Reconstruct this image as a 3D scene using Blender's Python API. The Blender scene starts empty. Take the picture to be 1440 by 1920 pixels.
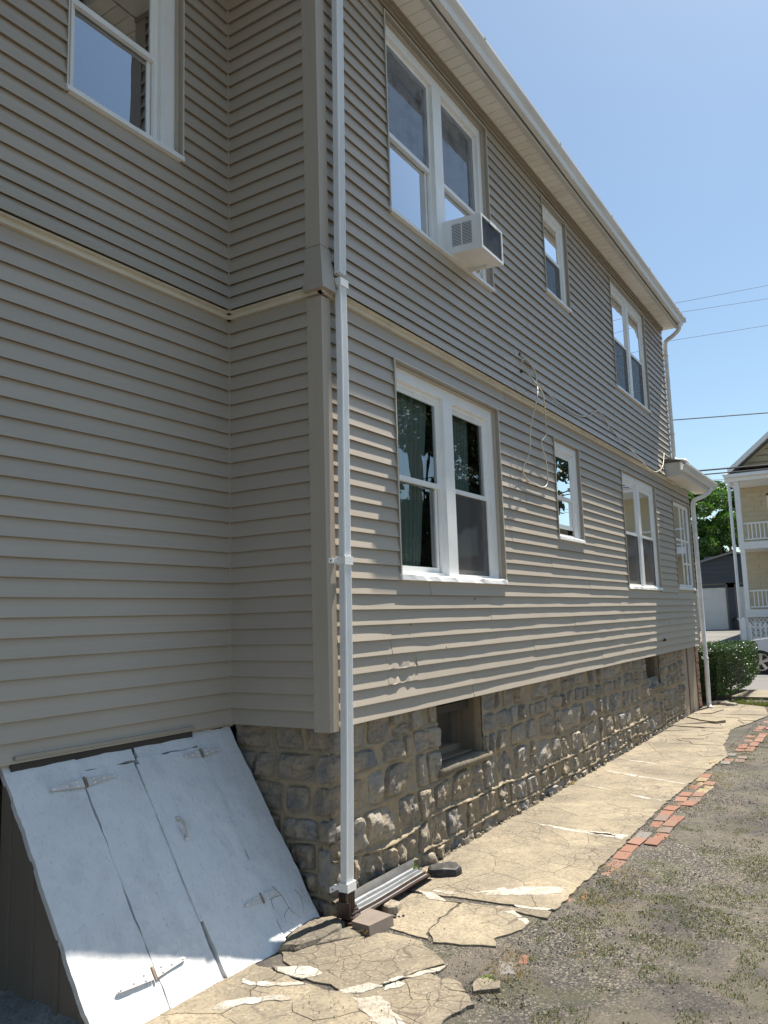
import bpy, math, random
import numpy as np
from mathutils import Vector, Matrix
R=math.radians
rng=np.random.default_rng(7); random.seed(7)
S=bpy.context.scene; COL=S.collection
# ------------------------------------------------ camera, sky, sun, exposure
CAM=(2.912,-3.941,1.77)
cd=bpy.data.cameras.new('camera'); cam=bpy.data.objects.new('camera',cd); COL.objects.link(cam); S.camera=cam
cd.sensor_fit='HORIZONTAL'; cd.sensor_width=36; cd.lens=36*1482.708/1440; cd.clip_end=2000; cd.clip_start=.05
P_,Y_,K_=R(7.60669832),R(-32.15350636),R(-1.75565481)
fw=Vector((math.sin(Y_)*math.cos(P_),math.cos(Y_)*math.cos(P_),math.sin(P_)))
rt=Vector((math.cos(Y_),-math.sin(Y_),0)); up=rt.cross(fw)
r2=math.cos(K_)*rt+math.sin(K_)*up; u2=-math.sin(K_)*rt+math.cos(K_)*up
M=Matrix.Identity(4)
for i in range(3): M[i][0]=r2[i]; M[i][1]=u2[i]; M[i][2]=-fw[i]; M[i][3]=CAM[i]
cam.matrix_world=M
SUN=Vector((.108,.47,1.0)).normalized()
el=math.asin(SUN.z); az=math.atan2(SUN.x,SUN.y)
W=bpy.data.worlds.new('World'); S.world=W; W.use_nodes=True
nt=W.node_tree; bg=nt.nodes['Background']; sk=nt.nodes.new('ShaderNodeTexSky'); sk.sky_type='NISHITA'
sk.sun_disc=False; sk.sun_elevation=el; sk.sun_rotation=az; sk.air_density=1.0; sk.dust_density=1.0; sk.ozone_density=1.0
mxs=nt.nodes.new('ShaderNodeMixRGB'); mxs.blend_type='MULTIPLY'; mxs.inputs[0].default_value=1; mxs.inputs[2].default_value=(.94,1.04,1.02,1)
nt.links.new(sk.outputs[0],mxs.inputs[1]); nt.links.new(mxs.outputs[0],bg.inputs[0]); bg.inputs[1].default_value=.072
sd=bpy.data.lights.new('sun','SUN'); sd.energy=5.0; sd.angle=R(.55); sd.color=(1,.93,.82)
so=bpy.data.objects.new('sun',sd); COL.objects.link(so); so.rotation_euler=SUN.to_track_quat('Z','Y').to_euler()
S.view_settings.view_transform='Standard'; S.view_settings.look='None'; S.view_settings.exposure=1.02; S.view_settings.gamma=1
try: S.view_settings.use_curve_mapping=False
except Exception: pass
# ------------------------------------------------ noise
def _h(i,j,s):
    n=(i.astype(np.int64)*374761393+j.astype(np.int64)*668265263+s*1442695041)&0x7fffffff
    n=((n^(n>>13))*1274126177)&0x7fffffff
    return ((n^(n>>16))&0xffffff)/float(0xffffff)
def vn(x,y,s=0):
    x=np.asarray(x,float);y=np.asarray(y,float)
    i=np.floor(x);j=np.floor(y);u=x-i;v=y-j;u=u*u*(3-2*u);v=v*v*(3-2*v)
    return (_h(i,j,s)*(1-u)+_h(i+1,j,s)*u)*(1-v)+(_h(i,j+1,s)*(1-u)+_h(i+1,j+1,s)*u)*v-.5
def fbm(x,y,s=0,o=4):
    t=0;a=1
    for k in range(o): t=t+a*vn(x,y,s+k*17); x=np.asarray(x)*2.03+5.1; y=np.asarray(y)*2.03+1.7; a*=.5
    return t
# ------------------------------------------------ materials
MATS={}
class NT:
    def __init__(s,name):
        s.m=bpy.data.materials.new(name); s.m.use_nodes=True; s.t=s.m.node_tree; s.b=s.t.nodes['Principled BSDF']; s.out=s.t.nodes['Material Output']
        s.tc=s.t.nodes.new('ShaderNodeTexCoord'); MATS[name]=s.m
    def n(s,ty,**k):
        n=s.t.nodes.new('ShaderNode'+ty)
        for a,b in k.items():
            if a=='i':
                for q,v in b.items(): n.inputs[q].default_value=v
            else: setattr(n,a,b)
        return n
    def l(s,a,b): s.t.links.new(a,b)
    def noise(s,scale,detail=4,rough=.55,stretch=None,co=None):
        n=s.n('TexNoise',i={'Scale':scale,'Detail':detail,'Roughness':rough}); src=co or s.tc.outputs['Object']
        if stretch:
            mp=s.n('Mapping'); mp.inputs['Scale'].default_value=stretch; s.l(src,mp.inputs[0]); src=mp.outputs[0]
        s.l(src,n.inputs['Vector']); return n.outputs[0]
    def ramp(s,src,stops,const=False):
        r=s.n('ValToRGB'); e=r.color_ramp.elements
        if const: r.color_ramp.interpolation='CONSTANT'
        while len(e)<len(stops): e.new(.5)
        for q,(p,c) in zip(e,stops): q.position=p; q.color=(*c,1) if len(c)==3 else c
        s.l(src,r.inputs[0]); return r.outputs[0]
    def mix(s,f,a,b,mode='MIX'):
        m=s.n('MixRGB',blend_type=mode)
        for k,v in ((0,f),(1,a),(2,b)):
            if isinstance(v,(int,float)): m.inputs[k].default_value=v
            elif isinstance(v,tuple): m.inputs[k].default_value=(*v,1)
            else: s.l(v,m.inputs[k])
        return m.outputs[0]
    def bump(s,h,st=.3,d=.01,nrm=None):
        b=s.n('Bump',i={'Strength':st,'Distance':d}); s.l(h,b.inputs['Height'])
        if nrm: s.l(nrm,b.inputs['Normal'])
        s.l(b.outputs[0],s.b.inputs['Normal']); return b.outputs[0]
    def col(s,c):
        if isinstance(c,tuple): s.b.inputs['Base Color'].default_value=(*c,1)
        else: s.l(c,s.b.inputs['Base Color'])
    def rgh(s,v): s.b.inputs['Roughness'].default_value=v
g3=lambda v:(v,v,v)
def painted(name,c,rough=.45,dirt=.18,dirtc=(.22,.18,.13),scale=3,stretch=(1,1,1),grain=None,bumpd=.002,spec=.5):
    a=NT(name); n1=a.noise(scale,6,.62,stretch); f=a.ramp(n1,[(.45,g3(0)),(.8,g3(dirt))])
    base=a.mix(f,c,dirtc)
    oi=a.n('ObjectInfo'); v=a.n('MapRange',i={3:.95,4:1.04}); a.l(oi.outputs['Random'],v.inputs[0])
    base=a.mix(1,base,v.outputs[0],'MULTIPLY') if False else base
    mm=a.n('HueSaturation'); a.l(v.outputs[0],mm.inputs['Value']); a.l(base,mm.inputs['Color']); base=mm.outputs[0]
    if grain:
        g=a.noise(1,5,.6,grain); base=a.mix(a.ramp(g,[(.35,g3(0)),(.65,g3(.13))]),base,(c[0]*.62,c[1]*.62,c[2]*.62)); a.bump(g,.25,bumpd)
    else: a.bump(n1,.15,bumpd)
    a.col(base); a.rgh(rough); a.b.inputs['Specular IOR Level'].default_value=spec; return a.m
SID=(.445,.388,.318)
painted('siding',SID,.42,.10,(.2,.17,.13),1.3,grain=(3,3,160),bumpd=.0012,spec=.4)
painted('siding_trim',SID,.4,.12,(.2,.17,.13),2,grain=(40,40,3),bumpd=.0008,spec=.4)
painted('taupe_trim',(.33,.29,.235),.45,.15,(.15,.12,.09),3)
painted('white_metal',(.84,.84,.83),.33,.22,(.4,.38,.33),2.2)
painted('white_vinyl',(.85,.85,.83),.35,.2,(.42,.38,.3),4)
painted('cream_soffit',(.88,.86,.8),.5,.2,(.35,.3,.22),2.5)
painted('gutter_white',(.78,.78,.77),.4,.5,(.36,.32,.27),2.2,(1,.25,3))
painted('fascia_grey',(.6,.58,.54),.45,.35,(.3,.26,.22),3)
painted('brown_metal',(.05,.03,.022),.3,.3,(.1,.08,.06),8)
painted('bare_metal',(.55,.56,.57),.28,.45,(.25,.22,.18),9)
MATS['bare_metal'].node_tree.nodes['Principled BSDF'].inputs['Metallic'].default_value=.7
painted('belt_cream',(.66,.62,.52),.5,.3)
painted('cable_white',(.6,.57,.48),.5,.3)
painted('black_rubber',(.028,.027,.027),.6,.2,(.05,.05,.05))
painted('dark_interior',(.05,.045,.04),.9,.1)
painted('curtain_green',(.22,.245,.22),.8,.1)
painted('curtain_grey',(.3,.29,.28),.8,.1)
painted('old_wood',(.22,.17,.12),.7,.5,(.1,.08,.06),5,grain=(6,60,60))
painted('cheek_board',(.2,.165,.13),.6,.3,(.12,.1,.08),4,grain=(50,50,2))
painted('plywood_taupe',(.36,.3,.24),.6,.35,(.2,.16,.12),4,grain=(50,50,2))
painted('brown_paver',(.19,.155,.13),.9,.4,(.1,.08,.07),14)
painted('hinge_paint',(.62,.61,.59),.5,.5,(.3,.2,.13),12)
painted('rust',(.3,.22,.17),.7,.5,(.1,.05,.03),20)
painted('shingle',(.12,.11,.1),.9,.4,(.06,.06,.06),20)
painted('wire_black',(.03,.03,.035),.5,.1)
painted('ac_fin',(.09,.1,.115),.5,.3,(.2,.2,.2),30)
painted('slate_garage',(.055,.07,.09),.5,.15,(.04,.04,.04),2)
painted('cream_shingle',(.58,.49,.32),.6,.25,(.4,.33,.22),3)
painted('roof_grey',(.28,.28,.27),.85,.4,(.18,.18,.18),8)
painted('car_silver',(.62,.66,.72),.25,.08); MATS['car_silver'].node_tree.nodes['Principled BSDF'].inputs['Coat Weight'].default_value=.8
painted('chrome',(.7,.7,.72),.2,.1); MATS['chrome'].node_tree.nodes['Principled BSDF'].inputs['Metallic'].default_value=.8
painted('tyre',(.02,.02,.02),.85,.2)
painted('blue_fabric',(.02,.04,.12),.8,.1)
painted('pole_wood',(.16,.12,.09),.9,.4,(.07,.06,.05),6)
def emis(): pass
a=NT('bulkhead_white') # painted sheet metal with scuffs, streaks, rust specks
n1=a.noise(2.2,8,.65); n2=a.noise(26,5,.6); n3=a.noise(1,6,.7,(70,70,9)); 
c=a.mix(a.ramp(n1,[(.48,g3(0)),(.75,g3(.35))]),(.72,.725,.73),(.47,.455,.43)); c=a.mix(a.ramp(n3,[(.56,g3(0)),(.7,g3(.5))]),c,(.3,.29,.28)); c=a.mix(a.ramp(n2,[(.70,g3(0)),(.75,g3(.6))]),c,(.26,.2,.16)); n6=a.noise(3.2,7,.7,(1,2.2,1)); c=a.mix(a.ramp(n6,[(.5,g3(0)),(.7,g3(.35))]),c,(.4,.4,.4))
a.col(c); a.rgh(.36); nn=a.bump(n1,.7,.02); n4=a.noise(9,5,.6); a.bump(n4,.6,.008,nn)
def rock(name,cols,rough=.85,sc=14,bs=.9,bd=.012,specks=True):
    a=NT(name); oi=a.n('ObjectInfo'); base=a.ramp(oi.outputs['Random'],[(i/len(cols),c) for i,c in enumerate(cols)],True)
    n1=a.noise(sc*.35,6,.65); n2=a.noise(sc*2.5,8,.7); n3=a.noise(sc*.6,5,.6,(1,1,3))
    c=a.mix(a.ramp(n1,[(.38,g3(0)),(.62,g3(.8))]),base,(.37,.3,.205))
    c=a.mix(a.ramp(n3,[(.52,g3(0)),(.7,g3(.6))]),c,(.10,.095,.095))
    c=a.mix(a.ramp(n2,[(.3,g3(.45)),(.5,g3(0))]),c,(.06,.05,.045)); c=a.mix(a.ramp(n2,[(.6,g3(0)),(.74,g3(.4))]),c,(.5,.47,.42))
    a.col(c); a.rgh(rough); a.bump(n2,bs,bd); return a.m
rock('field_stone',[(.23,.223,.215),(.26,.225,.18),(.25,.24,.225),(.27,.222,.165),(.18,.182,.183),(.31,.288,.25),(.23,.203,.175),(.26,.258,.255),(.18,.168,.158)])
rock('loose_stone',[(.34,.3,.24),(.28,.26,.23),(.2,.18,.16)],sc=30)
a=NT('mortar'); n1=a.noise(5,6,.65); n2=a.noise(90,6,.7); n3=a.noise(22,5,.6)
c=a.mix(a.ramp(n1,[(.35,g3(0)),(.7,g3(.7))]),(.37,.30,.205),(.27,.22,.15)); c=a.mix(a.ramp(n3,[(.5,g3(0)),(.75,g3(.5))]),c,(.2,.17,.13)); c=a.mix(a.ramp(n2,[(.3,g3(.35)),(.45,g3(0))]),c,(.16,.13,.1))
a.col(c); a.rgh(.95); a.bump(n2,.8,.006)
def concrete(name,c1,c2,dark,sc=1.0,patch=.6):
    a=NT(name); n1=a.noise(1.1*sc,6,.62); n2=a.noise(6*sc,6,.65); n3=a.noise(120,5,.7)
    oi=a.n('ObjectInfo'); vv=a.n('MapRange',i={3:.9,4:1.08}); a.l(oi.outputs['Random'],vv.inputs[0])
    c=a.mix(a.ramp(n2,[(.38,g3(0)),(.66,g3(1))]),c1,c2); c=a.mix(a.ramp(n1,[(.43,g3(0)),(.66,g3(patch))]),c,dark); nw=a.noise(2.6*sc,7,.7); c=a.mix(a.ramp(nw,[(.5,g3(0)),(.68,g3(.5))]),c,tuple(q*1.5 for q in dark))
    vo=a.n('TexVoronoi',i={'Scale':85}); a.l(a.tc.outputs['Object'],vo.inputs['Vector']); vc=a.n('RGBToBW'); a.l(vo.outputs['Color'],vc.inputs[0])
    c=a.mix(a.ramp(vc.outputs[0],[(.25,g3(.4)),(.4,g3(0)),(.75,g3(0)),(.9,g3(.35))]),c,a.ramp(vc.outputs[0],[(.3,(.09,.075,.06)),(.7,(.42,.37,.3))]))
    # fine meandering cracks: voronoi edges with warped coordinates, masked
    wp=a.n('TexNoise',i={'Scale':5,'Detail':5}); a.l(a.tc.outputs['Object'],wp.inputs['Vector'])
    va=a.n('VectorMath',operation='MULTIPLY_ADD'); va.inputs[1].default_value=(.16,.16,0); a.l(wp.outputs[1],va.inputs[0]); a.l(a.tc.outputs['Object'],va.inputs[2])
    v2=a.n('TexVoronoi',feature='DISTANCE_TO_EDGE',i={'Scale':7.5}); a.l(va.outputs[0],v2.inputs['Vector'])
    cr=a.ramp(v2.outputs[0],[(.0,g3(1)),(.035,g3(0))]); mk=a.ramp(a.noise(1.3,3,.5),[(.48,g3(0)),(.55,g3(.95))]); crm=a.mix(1,cr,mk,'MULTIPLY')
    c=a.mix(crm,c,(.09,.07,.055)); hs=a.n('HueSaturation'); a.l(vv.outputs[0],hs.inputs['Value']); a.l(c,hs.inputs['Color'])
    a.col(hs.outputs[0]); a.rgh(.9); nb=a.bump(n3,.5,.004); iv=a.n('Invert'); a.l(crm,iv.inputs[1]); a.bump(iv.outputs[0],.6,.004,nb); return a.m
concrete('concrete',(.305,.256,.178),(.232,.195,.136),(.115,.1,.077),1.0,.75)
concrete('concrete_old',(.25,.21,.15),(.2,.17,.12),(.11,.1,.08),2,.8)
concrete('ledge_grey',(.3,.3,.29),(.24,.24,.23),(.13,.13,.125),2,.7)
concrete('white_patch',(.48,.46,.41),(.4,.375,.32),(.27,.235,.18),3,.9)
a=NT('brick_red'); oi=a.n('ObjectInfo'); base=a.ramp(oi.outputs['Random'],[(0,(.25,.105,.07)),(.25,(.22,.11,.08)),(.45,(.27,.135,.095)),(.62,(.17,.125,.11)),(.74,(.22,.09,.062)),(.86,(.17,.165,.165)),(.94,(.31,.24,.14))],True)
n1=a.noise(22,6,.7); c=a.mix(a.ramp(n1,[(.42,g3(.12)),(.66,g3(.7))]),base,(.17,.135,.1)); a.col(c); a.rgh(.9); a.bump(n1,.6,.006)
a=NT('ground_gravel') # worn asphalt with dust, moss and weeds
n1=a.noise(.7,6,.6); n2=a.noise(60,6,.75); n3=a.noise(2.3,5,.6); vo=a.n('TexVoronoi',i={'Scale':110}); a.l(a.tc.outputs['Object'],vo.inputs['Vector']); vc=a.n('RGBToBW'); a.l(vo.outputs['Color'],vc.inputs[0])
c=a.ramp(vc.outputs[0],[(.15,(.022,.02,.02)),(.45,(.06,.055,.05)),(.65,(.105,.093,.078)),(.85,(.27,.24,.19))]); n5=a.noise(9,6,.7); n6=a.noise(1.6,6,.65)
c=a.mix(a.ramp(n1,[(.44,g3(0)),(.56,g3(.7))]),c,(.045,.042,.04)); c=a.mix(a.ramp(n6,[(.46,g3(0)),(.6,g3(.6))]),c,(.15,.128,.1)); c=a.mix(a.ramp(n5,[(.5,g3(0)),(.66,g3(.5))]),c,(.05,.046,.042))
c=a.mix(a.ramp(n3,[(.52,g3(0)),(.64,g3(.35))]),c,(.07,.078,.03)); a.col(c); a.rgh(.95); a.bump(n2,.8,.012)
a=NT('asphalt'); n1=a.noise(.4,5,.6); n2=a.noise(90,6,.75)
c=a.mix(a.ramp(n1,[(.4,g3(0)),(.65,g3(1))]),(.13,.125,.12),(.17,.163,.155)); c=a.mix(a.ramp(n2,[(.3,g3(.5)),(.5,g3(0))]),c,(.08,.08,.08)); c=a.mix(a.ramp(n2,[(.6,g3(0)),(.75,g3(.4))]),c,(.4,.38,.35)); a.col(c); a.rgh(.9); a.bump(n2,.6,.008)
a=NT('asphalt_patch'); n1=a.noise(3,5,.6); vo=a.n('TexVoronoi',i={'Scale':150}); a.l(a.tc.outputs['Object'],vo.inputs['Vector']); vc=a.n('RGBToBW'); a.l(vo.outputs['Color'],vc.inputs[0])
c=a.ramp(vc.outputs[0],[(.2,(.06,.06,.06)),(.5,(.13,.125,.12)),(.85,(.28,.26,.24))]); c=a.mix(a.ramp(n1,[(.4,g3(0)),(.7,g3(.4))]),c,(.16,.15,.14)); a.col(c); a.rgh(.85); a.bump(vc.outputs[0],.5,.006)
a=NT('soil'); n1=a.noise(30,6,.7); a.col(a.mix(n1,(.05,.042,.035),(.13,.105,.08))); a.rgh(1); a.bump(n1,.8,.02)
def leaf(name,cs,tr=.35,rough=.5):
    a=NT(name); gi=a.n('NewGeometry'); c=a.ramp(gi.outputs['Random Per Island'],[(i/(len(cs)-1),q) for i,q in enumerate(cs)])
    a.col(c); a.rgh(rough); t=a.n('BsdfTranslucent'); a.l(a.mix(1,c,(1.0,1.25,.55),'MULTIPLY'),t.inputs[0]); m=a.n('MixShader',i={0:tr}); a.l(a.b.outputs[0],m.inputs[1]); a.l(t.outputs[0],m.inputs[2]); a.l(m.outputs[0],a.out.inputs[0]); return a.m
leaf('hedge_leaf',[(.018,.042,.011),(.038,.078,.018),(.075,.13,.028)],.25,.35)
leaf('tree_leaf',[(.035,.085,.022),(.07,.15,.035),(.13,.22,.045)],.4)
leaf('dark_leaf',[(.012,.03,.01),(.025,.05,.014),(.04,.07,.02)],.1,.6)
leaf('fir_leaf',[(.015,.03,.018),(.03,.05,.03)],.2)
leaf('grass_leaf',[(.08,.1,.03),(.13,.155,.04),(.19,.2,.075),(.22,.18,.1)],.3)
leaf('weed_leaf',[(.11,.18,.028),(.18,.25,.045)],.4)
leaf('dry_leaf',[(.3,.2,.09),(.4,.28,.12)],.3)
a=NT('gravel_bits'); gi=a.n('NewGeometry'); a.col(a.ramp(gi.outputs['Random Per Island'],[(0,(.022,.022,.024)),(.4,(.065,.06,.056)),(.65,(.16,.145,.12)),(.88,(.34,.3,.245)),(1,(.42,.38,.32))])); a.rgh(.85)
def glass(name,tint,refl,extra=0):
    a=NT(name); fr=a.n('Fresnel',i={0:1.62}); gl=a.n('BsdfGlossy',i={'Roughness':.004}); gl.inputs[0].default_value=(.93,.96,1,1); tr=a.n('BsdfTransparent'); tr.inputs[0].default_value=(*tint,1)
    nz=a.noise(1.1,3,.5); bu=a.n('Bump',i={'Strength':.12,'Distance':.02}); a.l(nz,bu.inputs['Height']); a.l(bu.outputs[0],gl.inputs['Normal'])
    mu=a.n('Math',operation='MULTIPLY_ADD',use_clamp=True); mu.inputs[1].default_value=refl; mu.inputs[2].default_value=extra; a.l(fr.outputs[0],mu.inputs[0]); ge=a.n('NewGeometry'); iv=a.n('Math',operation='SUBTRACT'); iv.inputs[0].default_value=1; a.l(ge.outputs['Backfacing'],iv.inputs[1]); m2=a.n('Math',operation='MULTIPLY'); a.l(mu.outputs[0],m2.inputs[0]); a.l(iv.outputs[0],m2.inputs[1]); mu=m2
    m=a.n('MixShader'); a.l(mu.outputs[0],m.inputs[0]); a.l(tr.outputs[0],m.inputs[1]); a.l(gl.outputs[0],m.inputs[2]); a.l(m.outputs[0],a.out.inputs[0]); return a.m
glass('window_glass',(.8,.85,.83),4.2,.13)
glass('clear_glass',(.85,.9,.88),1.8,.03)
a=NT('insect_screen'); wv=a.n('TexWave',i={'Scale':9,'Distortion':9,'Detail':2,'Detail Scale':1.2}); a.l(a.tc.outputs['Object'],wv.inputs['Vector']); wc=a.ramp(wv.outputs[0],[(.2,(.06,.062,.07)),(.8,(.3,.31,.33))]); tr=a.n('BsdfTransparent'); m=a.n('MixShader',i={0:.45}); a.col((.085,.08,.078)); a.rgh(.6); a.l(tr.outputs[0],m.inputs[1]); a.l(a.b.outputs[0],m.inputs[2]); a.l(m.outputs[0],a.out.inputs[0])
a=NT('moire_screen'); wv=a.n('TexWave',i={'Scale':7,'Distortion':5,'Detail':2,'Detail Scale':1.2}); a.l(a.tc.outputs['Object'],wv.inputs['Vector']); wc=a.ramp(wv.outputs[0],[(.2,(.06,.062,.07)),(.8,(.2,.21,.23))]); tr=a.n('BsdfTransparent'); m=a.n('MixShader',i={0:.33}); a.col(wc); a.rgh(.6); a.l(tr.outputs[0],m.inputs[1]); a.l(a.b.outputs[0],m.inputs[2]); a.l(m.outputs[0],a.out.inputs[0])  # wave bands in the colour imitate moire of mesh over reflected sky
# ------------------------------------------------ object helpers
def tag(o,label=None,cat=None,group=None,kind=None):
    if label:o['label']=label
    if cat:o['category']=cat
    if group:o['group']=group
    if kind:o['kind']=kind
    return o
def empty(name,loc=(0,0,0),**k):
    o=bpy.data.objects.new(name,None); o.empty_display_size=.1; o.location=loc; COL.objects.link(o); return tag(o,**k)
def mk(name,v,f,mat,parent=None,smooth=False,mats=None,mi=None,**k):
    me=bpy.data.meshes.new(name); v=np.asarray(v,float); 
    org=np.zeros(3)
    if parent is not None: org=np.array(PW(parent))
    me.from_pydata([tuple(p) for p in (v-org)],[],[tuple(int(x) for x in q) for q in f]); me.update()
    me.materials.append(MATS[mat])
    if mats:
        for m in mats: me.materials.append(MATS[m])
        for p,i in zip(me.polygons,mi): p.material_index=i
    if smooth: me.polygons.foreach_set('use_smooth',[True]*len(me.polygons))
    o=bpy.data.objects.new(name,me); COL.objects.link(o)
    if parent is not None: o.parent=parent
    return tag(o,**k)
def PW(o):
    p=np.zeros(3)
    while o is not None: p+=np.array(o.location); o=o.parent
    return p
class B:
    def __init__(s): s.v=[];s.f=[]
    def add(s,v,f):
        n=len(s.v); s.v+= [tuple(map(float,p)) for p in v]; s.f+=[tuple(int(i)+n for i in q) for q in f]; return s
    def box(s,a,b):
        x0,y0,z0=[min(p,q) for p,q in zip(a,b)]; x1,y1,z1=[max(p,q) for p,q in zip(a,b)]
        return s.add([(x0,y0,z0),(x1,y0,z0),(x1,y1,z0),(x0,y1,z0),(x0,y0,z1),(x1,y0,z1),(x1,y1,z1),(x0,y1,z1)],[(0,3,2,1),(4,5,6,7),(0,1,5,4),(1,2,6,5),(2,3,7,6),(3,0,4,7)])
    def hexa(s,p): return s.add(p,[(0,3,2,1),(4,5,6,7),(0,1,5,4),(1,2,6,5),(2,3,7,6),(3,0,4,7)])
    def sweep(s,path,prof,side=(0,0,1),cap=True,closed=True):
        # profile (a,b) : a along 'side' cross, b along side-ish
        path=[np.array(p,float) for p in path]; n=len(prof); vs=[]; 
        for i,p in enumerate(path):
            t=(path[min(i+1,len(path)-1)]-path[max(i-1,0)]); t/=np.linalg.norm(t)+1e-9
            u=np.cross(t,side); 
            if np.linalg.norm(u)<1e-3: u=np.cross(t,(1,0,0))
            u/=np.linalg.norm(u); w=np.cross(u,t)
            for q in prof: vs.append(p+u*q[0]+w*q[1])
        fs=[]
        for i in range(len(path)-1):
            for j in range(n if closed else n-1): k=(j+1)%n; fs.append((i*n+j,i*n+k,(i+1)*n+k,(i+1)*n+j))
        if cap and closed: fs.append(tuple(range(n-1,-1,-1))); fs.append(tuple((len(path)-1)*n+j for j in range(n)))
        return s.add(vs,fs)
    def tube(s,path,r,n=8,side=(0,0,1)): return s.sweep(path,[(r*math.cos(6.2832*k/n),r*math.sin(6.2832*k/n)) for k in range(n)],side)
    def prism(s,poly,z0,z1):
        n=len(poly); return s.add([(p[0],p[1],z0) for p in poly]+[(p[0],p[1],z1) for p in poly],[tuple(range(n-1,-1,-1)),tuple(range(n,2*n))]+[(i,(i+1)%n,n+(i+1)%n,n+i) for i in range(n)])
    def mk(s,name,mat,parent=None,**k): return mk(name,s.v,s.f,mat,parent,**k)
class Fr: # wall frame: s along, o outward, z up
    def __init__(s,O,u,n): s.O=np.array(O,float);s.u=np.array(u,float);s.n=np.array(n,float)
    def p(s,a,o,z): return tuple(s.O+s.u*a+s.n*o+np.array((0,0,z)))
    def box(s,b,a0,a1,o0,o1,z0,z1):
        P=[s.p(a,o,z) for z in (z0,z1) for a,o in ((a0,o0),(a1,o0),(a1,o1),(a0,o1))]
        if np.dot(np.cross(s.u,s.n),(0,0,1))<0: P=[P[i] for i in (0,3,2,1,4,7,6,5)]
        b.hexa(P)
FA=Fr((0,0,0),(0,1,0),(1,0,0)); FB=Fr((-.8,0,0),(1,0,0),(0,-1,0)); FC=Fr((-.8,0,0),(0,-1,0),(1,0,0))
def smoothpath(pts,k=5):
    pts=[np.array(p,float) for p in pts]; out=[]
    for i in range(len(pts)-1):
        p0=pts[max(i-1,0)];p1=pts[i];p2=pts[i+1];p3=pts[min(i+2,len(pts)-1)]
        for j in range(k):
            t=j/k; out.append(.5*((2*p1)+(-p0+p2)*t+(2*p0-5*p1+4*p2-p3)*t*t+(-p0+3*p1-3*p2+p3)*t**3))
    out.append(pts[-1]); return out
# ================================================ GROUND
def groundz(x,y):
    x=np.asarray(x,float);y=np.asarray(y,float)
    z=np.interp(y,[-60,13.2,14.6,22.5,27,36,60,400],[0,0,-.1,-.05,.42,.6,.8,1.2]); return z
xs=np.concatenate([np.linspace(-400,-14,12),np.linspace(-12,.84,14),np.linspace(.9,5.5,47),np.linspace(6,30,20),np.linspace(50,400,8)])
ys=np.concatenate([np.linspace(-300,-8,8),np.linspace(-6,9,100),np.linspace(9.5,45,60),np.linspace(60,500,10)])
X,Yg=np.meshgrid(xs,ys); Z=groundz(X,Yg)-.02; near=(Yg>-5)&(Yg<12)&(X>.9)&(X<6)
wb=np.clip((X-1.02)/.4,0,1); Z=np.where(near,-.001*(1-wb)+wb*(-.02+.018*fbm(X*1.7,Yg*1.7,3)+.012*fbm(X*6,Yg*6,9)),Z)-np.where((X<.86)&(Yg<12)&(Yg>-6),.02,0)
nx=len(xs); f=[(j*nx+i,j*nx+i+1,(j+1)*nx+i+1,(j+1)*nx+i) for j in range(len(ys)-1) for i in range(nx-1)]
mk('ground',np.stack([X.ravel(),Yg.ravel(),Z.ravel()],1),f,'ground_gravel',smooth=True,kind='structure')
def strip(name,x0,x1,ya,mat,off,n=2,**k):
    v=[];f=[]
    for y in ya: v+=[(x0,y,float(groundz(0,y))+off),(x1,y,float(groundz(0,y))+off)]
    for i in range(len(ya)-1): f.append((2*i,2*i+1,2*i+3,2*i+2))
    return mk(name,v,f,mat,kind='structure',**k)
strip('road',-120,120,list(np.linspace(14.65,23.4,10)),'asphalt',.0)
B().box((-120,14.3,-.2),(120,14.6,.03)).mk('kerb','concrete',kind='structure')
b=B()
for i in range(-14,14): b.box((i*1.5,13.05,-.1),(i*1.5+1.49,14.29,.035))
b.mk('pavement','concrete_old',kind='structure')
B().box((-120,23.4,-.3),(120,23.65,.12)).mk('kerb','concrete',kind='structure')
v=[];f=[]; ya=list(np.linspace(23.7,39.9,12))
for y in ya: v+=[(-14,y,float(groundz(0,y))+.01),(-2.15,y,float(groundz(0,y))+.01)]
for i in range(len(ya)-1): f.append((2*i,2*i+1,2*i+3,2*i+2))
mk('driveway',v,f,'asphalt',kind='structure')
# soil bed under the broken walk
mk('soil_bed',[(-2,-4,-.012),(.97,-4,-.012),(.97,12,-.012),(-2,12,-.012)],[(0,1,2,3)],'soil',kind='structure')
# ---- concrete walk, broken into pieces
def clip(poly,a,b,c): # keep a*x+b*y<=c
    out=[]
    for i in range(len(poly)):
        p=poly[i];q=poly[(i+1)%len(poly)]; dp=a*p[0]+b*p[1]-c; dq=a*q[0]+b*q[1]-c
        if dp<=0: out.append(p)
        if dp*dq<0: t=dp/(dp-dq); out.append((p[0]+t*(q[0]-p[0]),p[1]+t*(q[1]-p[1])))
    return out
def area(p): return .5*sum(p[i][0]*p[(i+1)%len(p)][1]-p[(i+1)%len(p)][0]*p[i][1] for i in range(len(p)))
def rough_edge(poly,step=.05,amp=.008):
    out=[]
    for i in range(len(poly)):
        p=np.array(poly[i]);q=np.array(poly[(i+1)%len(poly)]); L=np.linalg.norm(q-p); n=max(1,int(L/step))
        for k in range(n): out.append(p+(q-p)*k/n)
    o=np.array(out); d=np.stack([fbm(o[:,0]*14,o[:,1]*14,41,3),fbm(o[:,0]*14,o[:,1]*14,77,3)],1)*amp*2
    return [tuple(x) for x in (o+d)]
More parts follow.
